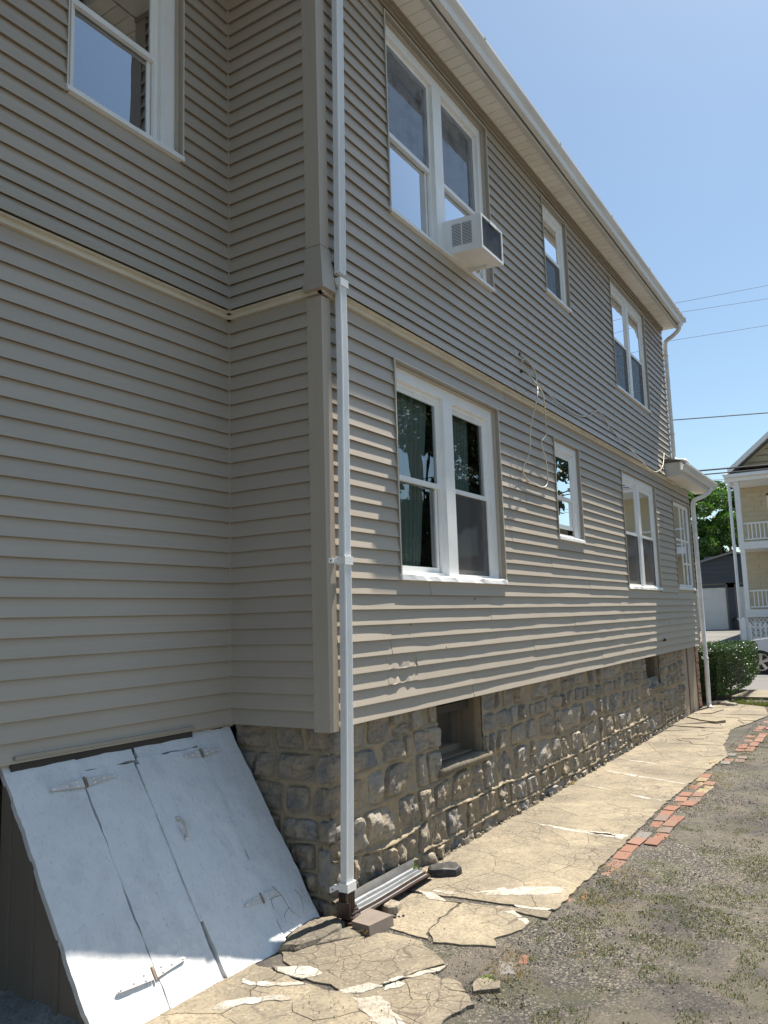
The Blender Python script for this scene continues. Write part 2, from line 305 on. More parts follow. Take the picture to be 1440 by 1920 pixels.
def inset(poly,g):
    c=np.mean(poly,0); out=[]
    n=len(poly)
    for i in range(n):
        p0=np.array(poly[i-1]);p=np.array(poly[i]);p1=np.array(poly[(i+1)%n])
        e=p1-p0; e/=np.linalg.norm(e)+1e-9; nn=np.array((-e[1],e[0])); out.append(tuple(p+nn*g))
    return out
walk=tag(mk('walkway',[(-.06,-2.4,.0015),(1.02,-2.4,.0015),(1.02,11.4,.0015),(-.06,11.4,.0015)],[(0,1,2,3)],'ground_gravel'),kind='structure')
def slab(poly,z,mat='concrete',gap=.0009,th=.06,tilt=.006,name='slab',parent=walk,step=.035,amp=.013):
    if area(poly)<0: poly=poly[::-1]
    if abs(area(poly))<.0006: return
    p=inset(rough_edge(poly,step,amp),gap); c=np.mean(p,0); tx,ty=rng.normal(0,tilt,2)
    q=inset(p,.0016); n=len(p); zz=lambda a:float(z+(a[0]-c[0])*tx+(a[1]-c[1])*ty)
    v=[(a[0],a[1],zz(a)-th) for a in p]+[(a[0],a[1],zz(a)-.0016) for a in p]+[(a[0],a[1],zz(a)) for a in q]
    f=[(i,(i+1)%n,n+(i+1)%n,n+i) for i in range(n)]+[(n+i,n+(i+1)%n,2*n+(i+1)%n,2*n+i) for i in range(n)]+[tuple(range(2*n,3*n))]
    return mk(name,v,f,mat,parent)
def shatter(poly,pts,z,dz=.003,**k):
    for i,p in enumerate(pts):
        c=list(poly)
        for j,q in enumerate(pts):
            if i==j: continue
            a,b_=q[0]-p[0],q[1]-p[1]; c=clip(c,a,b_,(q[0]**2+q[1]**2-p[0]**2-p[1]**2)/2)
            if len(c)<3: break
        if len(c)>=3: slab(c,z+rng.normal(0,dz),**k)
def seeds(x0,x1,y0,y1,n): return [(rng.uniform(x0,x1),rng.uniform(y0,y1)) for _ in range(n)]
ZW=.012
# main slabs between scored joints; the outer third is the crazed part
shatter([(-.07,.70),(.5,.72),(1.055,.80),(1.05,1.6),(1.03,2.53),(-.09,2.61)],[(.2,1.2),(.25,2.1),(.55,1.05),(.52,2.0),(.7,1.35),(.66,2.3)]+seeds(.55,1.05,1.2,2.4,12),ZW,.0004,tilt=.0003)
shatter([(-.09,2.61),(1.03,2.53),(1.01,3.85),(-.09,4.24)],[(.15,2.9),(.2,3.7),(.45,3.3)]+seeds(.72,1.05,2.6,3.8,9),ZW,.0004,tilt=.0003)
shatter([(-.09,4.24),(1.01,3.85),(1.03,4.66),(-.09,5.06)],[(.2,4.5),(.7,4.5),(.9,4.0),(.95,4.4)],ZW,.0004,tilt=.0003)
shatter([(-.09,5.06),(1.03,4.66),(1.06,5.5),(-.09,5.78)],[(.2,5.3),(.75,5.3),(.95,4.9),(.98,5.3),(.8,4.95)],ZW,.0004,tilt=.0003)
shatter([(-.09,5.78),(1.06,5.5),(1.12,6.45),(.95,7.2),(-.09,7.1)],[(.2,6.3)]+seeds(.4,1.1,5.7,6.9,8),ZW,.002,tilt=.001)
shatter([(-.09,7.1),(.95,7.2),(.88,8.0),(.8,8.7),(-.09,8.75)],seeds(.0,.3,7.2,8.6,3)+seeds(.3,.9,7.2,8.6,18),ZW,.003,tilt=.01,gap=.002)
shatter([(-.09,8.75),(.8,8.7),(.95,9.3),(1.1,10.5),(.9,11.6),(.3,12.0),(-.05,11.4)],seeds(-.05,1.05,8.8,11.7,15),ZW+.006,.006,tilt=.012,gap=.003,mat='concrete')
slab([(.0,9.65),(.3,9.3),(.5,9.2),(.62,9.4),(.45,9.9),(.1,10.1)],ZW+.035,tilt=.02)
# nearer broken pieces
slab([(.5,.64),(.84,.66),(1.0,.53),(.985,.39),(.91,.24),(.955,.15),(.64,.045),(.53,.2)],.012,tilt=.0005,gap=.002)
slab([(.05,.62),(.2,.66),(.48,.63),(.52,.2),(.6,.07),(.31,.1),(.1,.3),(.05,.45)],.010,'concrete',tilt=.0005)
shatter([(.2,.66),(.5,.655),(1.05,.77),(1.05,.66),(.86,.66),(.5,.645),(.2,.64)],[(.35,.67),(.6,.69),(.8,.7),(.95,.71)],.011,.0003,tilt=.0003)
shatter([(-.05,-.16),(.17,-.13),(.34,.04),(.56,.03),(.70,-.055),(.82,-.17),(.66,-.48),(.52,-.65),(.2,-.62),(-.02,-.45)],[(.1,-.3),(.45,-.2),(.6,-.35)],.011,.0003,tilt=.0003)
shatter([(-.06,-.62),(.2,-.66),(.5,-.69),(.7,-.5),(.8,-.29),(1.06,-.385),(1.13,-.48),(1.08,-.67),(1.05,-1.2),(.7,-1.9),(.1,-1.9),(-.2,-1.6),(-.09,-1.18)],
  [(.05,-.75),(.25,-.8),(.05,-1.0),(.3,-1.0),(.55,-.8),(.75,-.62),(.93,-.45),(1.0,-.62),(.2,-1.25),(.5,-1.1),(.75,-.95),(.95,-.85),(.6,-1.4),(.15,-1.6),(.4,-1.6),(.8,-1.3)],.011,.0008,tilt=.001,gap=.0012,mat='concrete')
slab([(1.046,-.305),(1.033,-.22),(1.143,-.2),(1.172,-.267),(1.08,-.356)],.012,tilt=.02)
slab([(.871,-.359),(.9,-.291),(.988,-.316),(1.056,-.379),(.977,-.402)],.012,tilt=.02)
slab([(.93,.15),(1.0,.1),(.99,.04),(.88,.05)],.0,tilt=.02)
# white cement smears along joints and cracks
def smear(pts,z=.0175,name='cement_patch'): 
    slab(pts,.0138,'white_patch',gap=0,th=.008,tilt=0,name=name,step=.014,amp=.016)
smear([(.12,2.63),(.5,2.56),(.75,2.56),(1.0,2.575),(1.0,2.52),(.72,2.47),(.5,2.51),(.3,2.57)])
smear([(.7,2.5),(.86,2.45),(1.0,2.44),(.98,2.51),(.82,2.54)])
smear([(.1,4.25),(.36,4.14),(.36,4.11),(.12,4.21)]); smear([(.62,3.99),(.98,3.86),(.98,3.81),(.66,3.93)])
smear([(.1,5.03),(.45,4.9),(.45,4.83),(.12,4.97)]); smear([(.5,4.87),(1.0,4.68),(1.0,4.65),(.5,4.83)]); smear([(.1,5.77),(.5,5.66),(.5,5.61),(.1,5.73)])
smear([(.6,.81),(.78,.93),(.93,1.02),(1.0,1.1),(.97,1.18),(.86,1.17),(.75,1.08),(.66,.98),(.58,.88)])
smear([(.55,.85),(.66,.98),(.62,1.0),(.5,.84)])
smear([(.17,.72),(.27,.73),(.38,.66),(.42,.63),(.3,.62),(.2,.66)],.019); smear([(.25,.79),(.4,.78),(.4,.74),(.25,.75)],.019)
smear([(.85,.655),(.99,.54),(.985,.5),(.9,.56),(.8,.62)],.027); smear([(.8,.76),(1.03,.8),(1.02,.755),(.86,.72)],.019)
smear([(.84,-.17),(.74,-.36),(.64,-.475),(.66,-.49),(.78,-.37),(.83,-.25)],.022)
smear([(.51,-.66),(.6,-.52),(.665,-.5),(.66,-.58),(.575,-.67)],.024); smear([(.68,-.5),(.72,-.45),(.76,-.46),(.70,-.56)],.02)
smear([(.60,-.7),(.72,-.62),(.85,-.7),(1.05,-.86),(1.02,-.92),(.8,-.83)],.019)
smear([(.06,-.62),(.22,-.52),(.33,-.55),(.3,-.64),(.2,-.66)]); smear([(.02,-.79),(.16,-.76),(.3,-.68),(.33,-.7),(.18,-.8),(.04,-.84)]); smear([(.1,-1.02),(.3,-.82),(.36,-.84),(.2,-1.02),(.1,-1.1)],.018)
# ---- brick edging
def brickobj(x,y,a,z=.006,w=.1,l=.2,h=.06,parent=walk,mat='brick_red',name='brick',ch=.003):
    c,s=math.cos(a),math.sin(a); base=[(-w/2,-l/2),(w/2,-l/2),(w/2,l/2),(-w/2,l/2)]
    P=[];J=lambda:rng.normal(0,.004)
    for q,zz,sh in ((1,-h,1),(1,-ch,1),(1-ch*2/w,0,1)):
        for u,v_ in base: uu=u*q+J()*.6; vv=v_*(q if q==1 else 1-ch*2/l)+J()*.6; P.append((x+uu*c-vv*s,y+uu*s+vv*c,z+zz+J()*.3))
    f=[(i,(i+1)%4,4+(i+1)%4,4+i) for i in range(4)]+[(4+i,4+(i+1)%4,8+(i+1)%4,8+i) for i in range(4)]+[(8,9,10,11)]
    return mk(name,P,f,mat,parent)
bl=[(1.1,-.03,.5,.07,.14),(1.14,.1,.3,.04,.1),(1.09,1.17,.3,.07,.16),(1.05,1.02,.0,.05,.08)]
y=1.68
while y<5.3:
    if rng.random()<.9: bl.append((1.095+rng.normal(0,.006),y,0,.1,.185))
    if y>2.4 and rng.random()<.72: bl.append((1.205+rng.normal(0,.008),y+.06,0,.1,.185))
    y+=.196
y=6.05
while y<9.8:
    if rng.random()<.75: bl.append((1.15+rng.normal(0,.01),y,.05,.1,.185))
    if rng.random()<.6: bl.append((1.262+rng.normal(0,.01),y+.05,.05,.1,.185))
    y+=.196
for x,y,a_,w_,l_ in bl: brickobj(x,y,a_+rng.normal(0,.04),-.001-.010*max(0,min(1,(x-1.02)/.4))+rng.normal(0,.004)+(.004 if y>2 else 0),w_,l_*1.0)
# ---- loose gravel over the drive (nobody could count it)
def scatter_rocks(name,n,reg,mat,s0,s1,zf,label=None):
    x=rng.uniform(reg[0],reg[1],n*3); y=reg[2]+(reg[3]-reg[2])*rng.random(n*3)**1.6; d=fbm(x*1.3,y*1.3,5)+.55; keep=rng.random(n*3)<np.clip(d,0.05,1); x=x[keep][:n];y=y[keep][:n]; n=len(x)
    s=s0+(s1-s0)*rng.random(n)**3; base=np.array([(1,0,0),(-.5,.87,0),(-.5,-.87,0),(0,0,.8),(.2,.1,-.6)])
    v=base[None]*(1+.5*(rng.random((n,5,3))-.5)); th=rng.random(n)*6.28; c,sn=np.cos(th),np.sin(th)
    vx=v[:,:,0]*c[:,None]-v[:,:,1]*sn[:,None]; vy=v[:,:,0]*sn[:,None]+v[:,:,1]*c[:,None]; z=zf(x,y)
    V=np.stack([vx*s[:,None]+x[:,None],vy*s[:,None]+y[:,None],v[:,:,2]*s[:,None]+z[:,None]],2).reshape(-1,3)
    F=(np.array([(0,1,3),(1,2,3),(2,0,3)])[None]+5*np.arange(n)[:,None,None]).reshape(-1,3)
    return mk(name,V,F,mat,kind='stuff')
gz=lambda x,y:-.001*(1-np.clip((x-1.02)/.4,0,1))+np.clip((x-1.02)/.4,0,1)*(-.02+.018*fbm(x*1.7,y*1.7,3)+.012*fbm(x*6,y*6,9))
scatter_rocks('gravel',70000,(1.0,4.6,-1.9,9.5),'gravel_bits',.0022,.010,gz)
scatter_rocks('gravel',1500,(.45,1.1,-.4,.35),'gravel_bits',.002,.006,lambda x,y:x*0+.003)
scatter_rocks('crumbs',420,(0,1.04,-.9,1.9),'gravel_bits',.0015,.006,lambda x,y:x*0+.017)
def blades(name,n,reg,mat,h0,h1,zf,thr,seed=5,flat=1.0,w=.0022,fs=1.9,rects=None):
    x=rng.uniform(reg[0],reg[1],n*6); y=reg[2]+(reg[3]-reg[2])*rng.random(n*6)**1.4; d=fbm(x*fs,y*fs,seed)+(.6*fbm(x*.9,y*.9,seed+3)+.28*np.exp(-((x-1.9)/.7)**2-((y-2.4)/1.6)**2) if fs>6 else 0)+.25*(rng.random(len(x))-.5); keep=d>thr
    if rects is not None: keep=keep&rects(x,y)
    x=x[keep][:n];y=y[keep][:n];n=len(x)
    th=rng.random(n)*6.28; h=h0+(h1-h0)*rng.random(n)**2; lean=flat*h*rng.random(n); c,s=np.cos(th),np.sin(th); z=zf(x,y)
    V=np.stack([np.stack([x-s*w,y+c*w,z],1),np.stack([x+s*w,y-c*w,z],1),np.stack([x+c*lean+s*w*.4,y+s*lean,z+h],1),np.stack([x+c*lean*.45-s*w,y+s*lean*.45+c*w,z+h*.6],1)],1).reshape(-1,3)
    F=(np.array([(0,1,2),(0,2,3)])[None]+4*np.arange(n)[:,None,None]).reshape(-1,3)
    return mk(name,V,F,mat,kind='stuff')
blades('moss',60000,(1.1,4.4,-.9,8.5),'grass_leaf',.004,.016,gz,.2,21,1.3,.0022,7.5)
blades('weeds',3200,(1.3,4.2,-1.2,6.5),'weed_leaf',.006,.028,gz,.58,33,1.3,.003,4.2)
scatter_rocks('crumbs',2600,(1.02,1.34,-.4,9.5),'gravel_bits',.002,.009,lambda x,y:x*0-.003)
blades('dry_grass',4500,(.99,1.4,-1.0,9),'dry_leaf',.004,.02,gz,.2,35,1.6,.0016,3.5)
blades('grass',5200,(.25,1.6,11.9,12.9),'grass_leaf',.02,.06,lambda x,y:x*0-.01,-.25,3,1,.006,1.5)
# ================================================ HOUSE
house=empty('house',(0,0,0),label='two storey house with taupe clapboard siding on a rubble stone foundation',cat='house')
E=.1016; ZB=1.115; ZF=3.9; ZT=6.62
def flare(z): return .062*max(0,(4.18-z)/.28) if z>=3.89 else 0.
def cells(s0,s1,z0,z1,holes):
    ss=sorted({s0,s1,*[h[0] for h in holes],*[h[1] for h in holes]}); zs=sorted({z0,z1,*[h[2] for h in holes],*[h[3] for h in holes]})
    ss=[q for q in ss if s0<=q<=s1]; zs=[q for q in zs if z0<=q<=z1]
    for a,b_ in zip(ss,ss[1:]):
        for c,d in zip(zs,zs[1:]):
            m,n=(a+b_)/2,(c+d)/2
            if not any(h[0]<m<h[1] and h[2]<n<h[3] for h in holes): yield a,b_,c,d
def sheathing(fr,s0,s1,z0,z1,holes,label):
    b=B()
    for a,b_,c,d in cells(s0,s1,z0,z1,holes): fr.box(b,a,b_,-.16,-.004,c,d)
    return b.mk('wall','siding_trim',house,label=label)
def board(fr,parent,s0,s1,z,e,wave=0,seed=0,butt=.019,jit=0,mat='siding',flr=True,name='clapboard',crumple=0):
    if s1-s0<.01: return
    n=max(1,int((s1-s0)/(.07 if wave else 1.3))) if wave or crumple else 1
    if crumple: n=10
    ss=np.linspace(s0,s1,n+1); rows=[]
    ze=z+e+.004
    fl0=flare(z) if flr else 0; fl1=flare(z+e) if flr else 0
    w=np.zeros(n+1); dz=np.zeros(n+1)
    if wave: w=wave*(fbm(ss*1.1,ss*0+seed*.33,11,3)*1.3+.5*vn(ss*4,ss*0+seed*3.1,5)); dz=.35*wave*vn(ss*.8,ss*0+seed*.9,8)
    V=[]
    prof=[(butt-.0035,.011),(butt-.0035,0),(butt,0),(butt-.001,.006)]+([(butt*.45,.5)] if wave or crumple else [])+[(.001,1)]
    for i,s_ in enumerate(ss):
        cr=crumple*vn(s_*22,seed*5.,9) if crumple else 0
        bb=w[i]+jit+cr
        V.append(fr.p(s_,-.003+fl0,z+.011+dz[i]))
        for k,(o,t) in enumerate(prof):
            tt=t if t in (0,1,.5) else t/e
            if k==0 and t==.011: tt=.011/e
            zz=z+tt*e+(.004 if t==1 else 0)
            fl=fl0+(fl1-fl0)*tt
            bulge=bb*(1-tt)*(1 if tt<.4 else 1.5)+(crumple*vn(s_*26+3,tt*3+seed,4) if (crumple and 0<tt<1) else 0)
            V.append(fr.p(s_,o+fl+max(bulge,-.009 if t<1 else 0),zz+dz[i]*(1-tt)))
        V.append(fr.p(s_,-.003+fl1,ze))
    m=len(prof)+2; F=[]
    for i in range(n):
        for k in range(m): k2=(k+1)%m; F.append((i*m+k,(i+1)*m+k,(i+1)*m+k2,i*m+k2))
    F.append(tuple(range(m))); F.append(tuple(n*m+k for k in range(m-1,-1,-1)))
    if np.dot(np.cross(fr.u,fr.n),(0,0,1))>0: F=[q[::-1] for q in F]
    return mk(name,V,F,mat,parent)
def side(fr,parent,s0,s1,z0,z1,holes,joints,wave=lambda z:0,e=E,start=0,patches=(),bt=.019):
    k=0; z=z0
    while z<z1-.012:
        ee=min(e,z1-z); segs=[(s0,s1)]
        for h in holes:
            if h[2]<z+ee*.6 and h[3]>z+ee*.4:
                segs=[q for a,b_ in segs for q in ((a,min(b_,h[0])),(max(a,h[1]),b_)) if q[1]-q[0]>.01]
        for jk,js in joints:
            if jk==(k//2)%7: 
                for js_ in js: segs=[q for a,b_ in segs for q in (((a,js_-.002),(js_+.002,b_)) if a+.15<js_<b_-.15 else ((a,b_),))]
        for (pa,pb,pk) in patches:
            if pk==k:
                segs=[q for a,b_ in segs for q in (((a,pa),(pb,b_)) if a<pa and pb<b_ else ((a,b_),))]
                board(fr,parent,pa,pb,z,ee,seed=k,butt=.016,crumple=.014,name='clapboard')
        for i,(a,b_) in enumerate(segs): board(fr,parent,a,b_,z,ee,wave(z),k+start*.5,butt=bt,jit=.0022*((i+k)%2) if len(segs)>1 else 0)
        z+=e; k+=1
# window rectangles (outer surround): s0,s1,z0,z1
LA=[(.86,2.70,2.03,3.66),(4.15,4.98,2.54,3.66),(6.73,8.55,2.05,3.68),(9.75,11.05,2.08,3.6)]
UA=[(.88,2.75,4.81,6.50),(4.22,5.02,5.33,6.48),(6.83,8.68,4.84,6.48)]
UC=[(.45,1.345,4.82,6.40)]
wA1=sheathing(FA,0,11.17,1.125,3.9,[(h[0]+.03,h[1]-.03,h[2]+.03,h[3]-.03) for h in LA],'ground floor side wall of taupe clapboards, wavy near the bottom')
wA2=sheathing(FA,0,10.0,3.902,6.7,[(h[0]+.03,h[1]-.03,h[2]+.03,h[3]-.03) for h in UA],'upper floor side wall of taupe clapboards under the eave')
wB1=sheathing(FB,.0,.796,1.125,3.9,[],'narrow ground floor return wall beside the inner corner')
wB2=sheathing(FB,.0,.796,3.902,6.7,[],'narrow upper floor return wall beside the inner corner')
wC1=sheathing(FC,-.16,7,1.10,3.9,[],'set back ground floor wall above the cellar hatch')
wC2=sheathing(FC,-.16,7,3.902,6.7,[(UC[0][0]+.03,UC[0][1]-.03,UC[0][2]+.03,UC[0][3]-.03)],'set back upper floor wall holding one window')
jA=[(0,(1.95,5.4)),(1,(3.3,7.6)),(2,(.72,4.5,8.9)),(3,(2.35,6.3)),(4,(1.3,5.1,9.6)),(5,(3.9,8.1)),(6,(2.9,7.0))]
side(FA,wA1,.078,11.165,ZB,3.86,LA,jA,lambda z:.0055 if z<1.95 else (.0014 if z<3.0 else .0008),patches=((.66,1.06,2),(.66,1.06,3)))
side(FA,wA2,.078,9.995,ZF,6.615,UA,[(0,(3.0,6.1)),(1,(2.9,7.7)),(2,(3.2,8.8)),(3,(6.2,)),(4,(3.6,7.6)),(5,(5.6,)),(6,(2.9,9.2))],lambda z:.0012)
side(FB,wB1,.012,.712,ZB,3.86,[],[],bt=.023); side(FB,wB2,.012,.712,ZF,6.615,[],[],bt=.023)
side(FC,wC1,.012,6.9,ZB+.0,3.86,[],[],lambda z:.0006,bt=.024); side(FC,wC2,.012,6.9,ZF,6.615,UC,[],lambda z:.0006,bt=.024)
# belt: cream underside of the flared skirt
def belt(fr,s0,s1,par):
    b=B(); fr.box(b,s0,s1,.0,.06,ZF-.012,ZF-.001); fr.box(b,s0,s1,.0,.03,ZF-.042,ZF-.012); b.mk('belt_trim','belt_cream',par)
belt(FA,-.03,9.995,wA2); belt(FB,.0,.84,wB2); belt(FC,.0,6.9,wC2)
# corner posts
def lpost(x,y,z0,z1,w1=.1,w2=.095,t=.02):
    b=B(); b.prism([(x-w1,y-t),(x+t,y-t),(x+t,y+w2-t),(x+.001,y+w2-t),(x+.001,y+.001),(x-w1,y+.001)][::1],z0,z1); return b
lpost(0,0,ZB-.02,3.84).mk('corner_post','siding_trim',house)
lpost(0,0,4.19,6.6).mk('corner_post','siding_trim',house)
b=B(); f_=.055; T=[(-.102,-.022),(.022,-.022),(.022,.078),(-.102,.078)]; Bt=[(-.102+f_*.25,-.022-f_),(.022+f_,-.022-f_),(.022+f_,.078-f_*.2),(-.102,.078)]
b.hexa([(x,y,3.87) for x,y in Bt]+[(x,y,4.185) for x,y in T]); b.mk('corner_cap','siding_trim',house,label='flared cap on the corner post at the skirt')
# inner corner bead
for z0,z1,k in ((ZB-.015,3.84,0),(3.9,6.6,1)):
    pts=[(-.8+.012,-.012,z) for z in np.linspace(z0,z1,30)]
    pts=[(p[0]+.002*vn(p[2]*7,1.,3)+(flare(p[2])*.9),p[1]+.002*vn(p[2]*7,9.,3)-flare(p[2])*.9,p[2]) for p in pts]
    B().sweep(pts,[(-.009,-.009),(.009,-.009),(.009,.009),(-.009,.009)],side=(0,1,0)).mk('inner_corner_bead','siding_trim',house)
# remaining body, roof (not seen from here, closes the house)
b=B(); b.box((-9,-7,1.02),(-8.85,10,6.7)); b.box((-9,-7.1,1.02),(-.8,-6.98,6.7)); b.box((-9,9.9,3.91),(-.17,10,6.7)); b.box((-9,11.05,1.1),(-.17,11.17,3.9)); b.mk('wall','siding_trim',house)
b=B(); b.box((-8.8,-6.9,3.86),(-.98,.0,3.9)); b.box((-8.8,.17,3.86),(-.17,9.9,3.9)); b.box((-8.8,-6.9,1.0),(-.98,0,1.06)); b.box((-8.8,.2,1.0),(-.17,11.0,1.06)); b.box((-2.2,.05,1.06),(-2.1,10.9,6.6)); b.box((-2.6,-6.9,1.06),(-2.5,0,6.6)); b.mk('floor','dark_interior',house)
b=B(); b.add([(.3,-7.3,6.86),(.3,10.1,6.86),(-4.5,10.1,8.6),(-4.5,-7.3,8.6),(-9.3,-7.3,6.86),(-9.3,10.1,6.86),(.3,-7.3,6.72),(.3,10.1,6.72),(-9.3,-7.3,6.72),(-9.3,10.1,6.72)],[(0,1,2,3),(3,2,5,4),(6,8,9,7),(0,6,7,1),(4,5,9,8),(0,3,4,8,6),(1,7,9,5,2)]); 
b.mk('roof','shingle',house)
# eave: soffit panels, fascia, gutter
sf=B(); sf.box((.0,-.33,6.66),(.24,10.1,6.7)); sf.box((-.9,-.33,6.66),(0,.0,6.7)); sf.box((-.9,-7.2,6.66),(-.5,-.33,6.7)); sof=sf.mk('soffit','cream_soffit',house)
pw=.128; y=-.33; me0=None
while y<10.05:
    b=B(); w=min(pw,10.1-y); b.box((.012,y+.003,6.635),(.235,y+w-.003,6.66)); b.mk('soffit_panel','cream_soffit',sof); y+=pw
b=B(); b.box((-.85,-.32,6.64),(.0,-.03,6.66)); b.box((-.78,-7,6.64),(-.52,-.32,6.66)); b.mk('soffit_panel','cream_soffit',sof)
# frieze moulding under soffit
b=B(); b.box((.0,.02,6.59),(.028,9.99,6.62)); b.box((.0,.02,6.62),(.045,9.99,6.637)); b.box((-.78,-.03,6.6),(.02,-.0,6.638)); b.mk('frieze_trim','taupe_trim',house)
b=B()
for y0,y1 in ((-.33,2.22),(2.225,5.8),(5.805,10.1)): b.box((.236,y0,6.605+.004*(y0>0)),(.272,y1,6.86)); b.box((.272,y0,6.605+.004*(y0>0)),(.283,y1,6.63))
b.box((-.5,-7.2,6.61),(-.47,-.33,6.86)); b.mk('fascia','fascia_grey',house)
gp=[(.29,6.80),(.29,6.655),(.345,6.65),(.352,6.665),(.36,6.70),(.385,6.73),(.402,6.755),(.402,6.785),(.396,6.787),(.39,6.76),(.35,6.72),(.34,6.67),(.296,6.665),(.296,6.80)]
def gut(y0,y1,dx=0,dz=0,n=24,sag=.004,parent=house,label=None):
    V=[];ys_=np.linspace(y0,y1,n)
    for q in ys_:
        w=sag*float(vn(q*1.2,0.,4)); V+=[(x+dx+w,q,z+dz+w) for x,z in gp]
    m=len(gp); F=[(i*m+k,(i+1)*m+k,(i+1)*m+(k+1)%m,i*m+(k+1)%m) for i in range(n-1) for k in range(m)]
    F=[q[::-1] for q in F]; F+= [tuple(range(m)),tuple((n-1)*m+k for k in range(m))[::-1]]
    o=mk('gutter',V,F,'gutter_white',parent,label=label)
    for q in np.arange(y0+.4,y1,1.9): B().box((.3+dx,q,6.775+dz),(.408+dx,q+.025,6.79+dz)).mk('gutter_bracket','gutter_white',o)
    B().box((.29+dx,y1,6.655+dz),(.35+dx,y1+.012,6.8+dz)).box((.35+dx,y1,6.7+dz),(.41+dx,y1+.012,6.79+dz)).mk('end_cap','gutter_white',o)
    return o
gut(-.35,10.1,label='long white gutter along the main eave')
gut(-7.2,-.4,-.76,0,label='gutter above the set back wall')
# lower porch roof box at the far end
b=B(); b.box((.02,9.25,3.905),(.292,11.72,4.12)); b.mk('porch_cornice','fascia_grey',house,label='boxed cornice of the low porch roof')
B().box((.02,9.26,3.895),(.285,11.71,3.905)).mk('soffit','cream_soffit',house)
b=B(); b.add([(.32,9.22,4.125),(.32,11.85,4.125),(-1.5,11.85,4.7),(-1.5,9.22,4.7),(.32,9.22,4.10),(.32,11.85,4.10),(-1.5,11.85,4.1),(-1.5,9.22,4.1)],[(0,1,2,3),(4,7,6,5),(0,4,5,1),(0,3,7,4),(1,5,6,2),(2,6,7,3)]); 
B().hexa([(.0,9.22,4.121),(.3,9.22,4.121),(.3,11.85,4.121),(.0,11.85,4.121),(.0,9.22,4.2),(.31,9.22,4.15),(.31,11.85,4.15),(.0,11.85,4.2)]).mk('porch_roof','shingle',house)
gut(9.24,11.95,-.015,-2.68,10,.002,label='short gutter on the low porch roof')
# ---- downspouts
def fluted(w,d,nf=4,dep=.006):
    # rectangle with corrugated long faces; a=u axis(width), b=other
    P=[]
    def edge(p,q,n):
        p=np.array(p);q=np.array(q);t=(q-p);L=np.linalg.norm(t);t/=L;nr=np.array((t[1],-t[0]))
        c=.006; P.append(tuple(p+t*c))
        for k in range(n):
            a=.15+.7*k/n; st=.7/n
            P.append(tuple(p+t*L*a)); P.append(tuple(p+t*L*(a+st*.25)-nr*dep)); P.append(tuple(p+t*L*(a+st*.75)-nr*dep)); P.append(tuple(p+t*L*(a+st)))
        P.append(tuple(q-t*c))
    edge((-w/2,-d/2),(w/2,-d/2),nf); edge((w/2,-d/2),(w/2,d/2),3); edge((w/2,d/2),(-w/2,d/2),nf); edge((-w/2,d/2),(-w/2,-d/2),3); return P
path=[(.08,.173,6.55),(.075,.165,6.0),(.072,.126,4.02)]
ds1=B().sweep(path,fluted(.05,.078),side=(0,1,0)).mk('downspout','white_metal',house,label='tall white fluted downspout at the near corner')
B().sweep([(.072,.126,3.985),(.072,.127,3.34),(.071,.104,2.15)],fluted(.048,.075),side=(0,1,0)).mk('pipe_section','white_metal',ds1)
B().sweep([(.071,.104,2.12),(.07,.098,1.64),(.069,.078,.9),(.068,.048,.17)],fluted(.05,.077),side=(0,1,0)).mk('pipe_section','white_metal',ds1)
B().sweep([(.3,.173,6.68),(.28,.173,6.64),(.1,.173,6.56),(.08,.173,6.5)],fluted(.05,.078),side=(0,1,0)).mk('elbow','white_metal',ds1)
def strap(z,yc,x=.07,par=ds1):
    b=B(); w,d=.032,.045
    for zz in (z-.018,z,z+.018): b.box((x-w,yc-d,zz-.0075),(x+w,yc+d,zz+.0075))
    b.box((x-w+.001,yc-d+.001,z-.024),(x+w-.001,yc+d-.001,z+.024)); b.box((.018,yc-d-.062,z-.016),(.024,yc-d+.002,z+.016)); b.box((.018,yc-d-.002,z-.014),(x-w+.004,yc-d+.003,z+.014)); b.mk('strap','white_metal',par)
    B().box((.024,yc-d-.05,z-.005),(.028,yc-d-.04,z+.005)).mk('screw','rust',par)
strap(3.955,.13); strap(2.13,.104); strap(.215,.052)
# brown elbow turning toward the trough
eb=[(.068,.045,.19),(.068,.045,.10),(.072,.06,.06),(.085,.12,.045)]
B().sweep(smoothpath(eb,4),fluted(.062,.09),side=(0,1,0)).mk('elbow','brown_metal',ds1,label='dark brown elbow at the foot of the pipe')
B().box((.03,.0,.012),(.125,.115,.03)).box((.028,-.005,.05),(.122,.0,.14)).mk('elbow_lip','brown_metal',ds1)
# far downspouts (round)
d2=B().tube(smoothpath([(.32,9.93,6.67),(.31,9.95,6.56),(.2,10.0,6.48),(.06,10.055,6.42),(.035,10.06,6.3)],4)+[(.035,10.06,4.5)]+smoothpath([(.035,10.06,4.4),(.05,10.04,4.31),(.12,9.99,4.27),(.24,9.9,4.24),(.28,9.9,4.17)],4),.036,10,side=(0,1,0)).mk('downspout','gutter_white',house,smooth=True,label='downspout dropping from the main gutter to the porch roof')
for z in (6.15,4.75): B().box((-.01,10.02,z),(.075,10.1,z+.03)).mk('strap','gutter_white',d2)
d3=B().tube(smoothpath([(.31,11.6,4.0),(.3,11.58,3.9),(.2,11.4,3.8),(.08,11.26,3.72),(.055,11.25,3.6)],4)+[(.055,11.25,.85),(.06,11.25,.84),(.05,11.25,.12)]+smoothpath([(.05,11.25,.1),(.06,11.22,.04),(.12,11.12,.015)],4),.04,10,side=(0,1,0)).mk('downspout','gutter_white',house,smooth=True,label='downspout at the far porch corner reaching the ground')
for z in (3.3,.86): B().box((.0,11.2,z),(.1,11.3,z+.035)).mk('strap','gutter_white',d3)
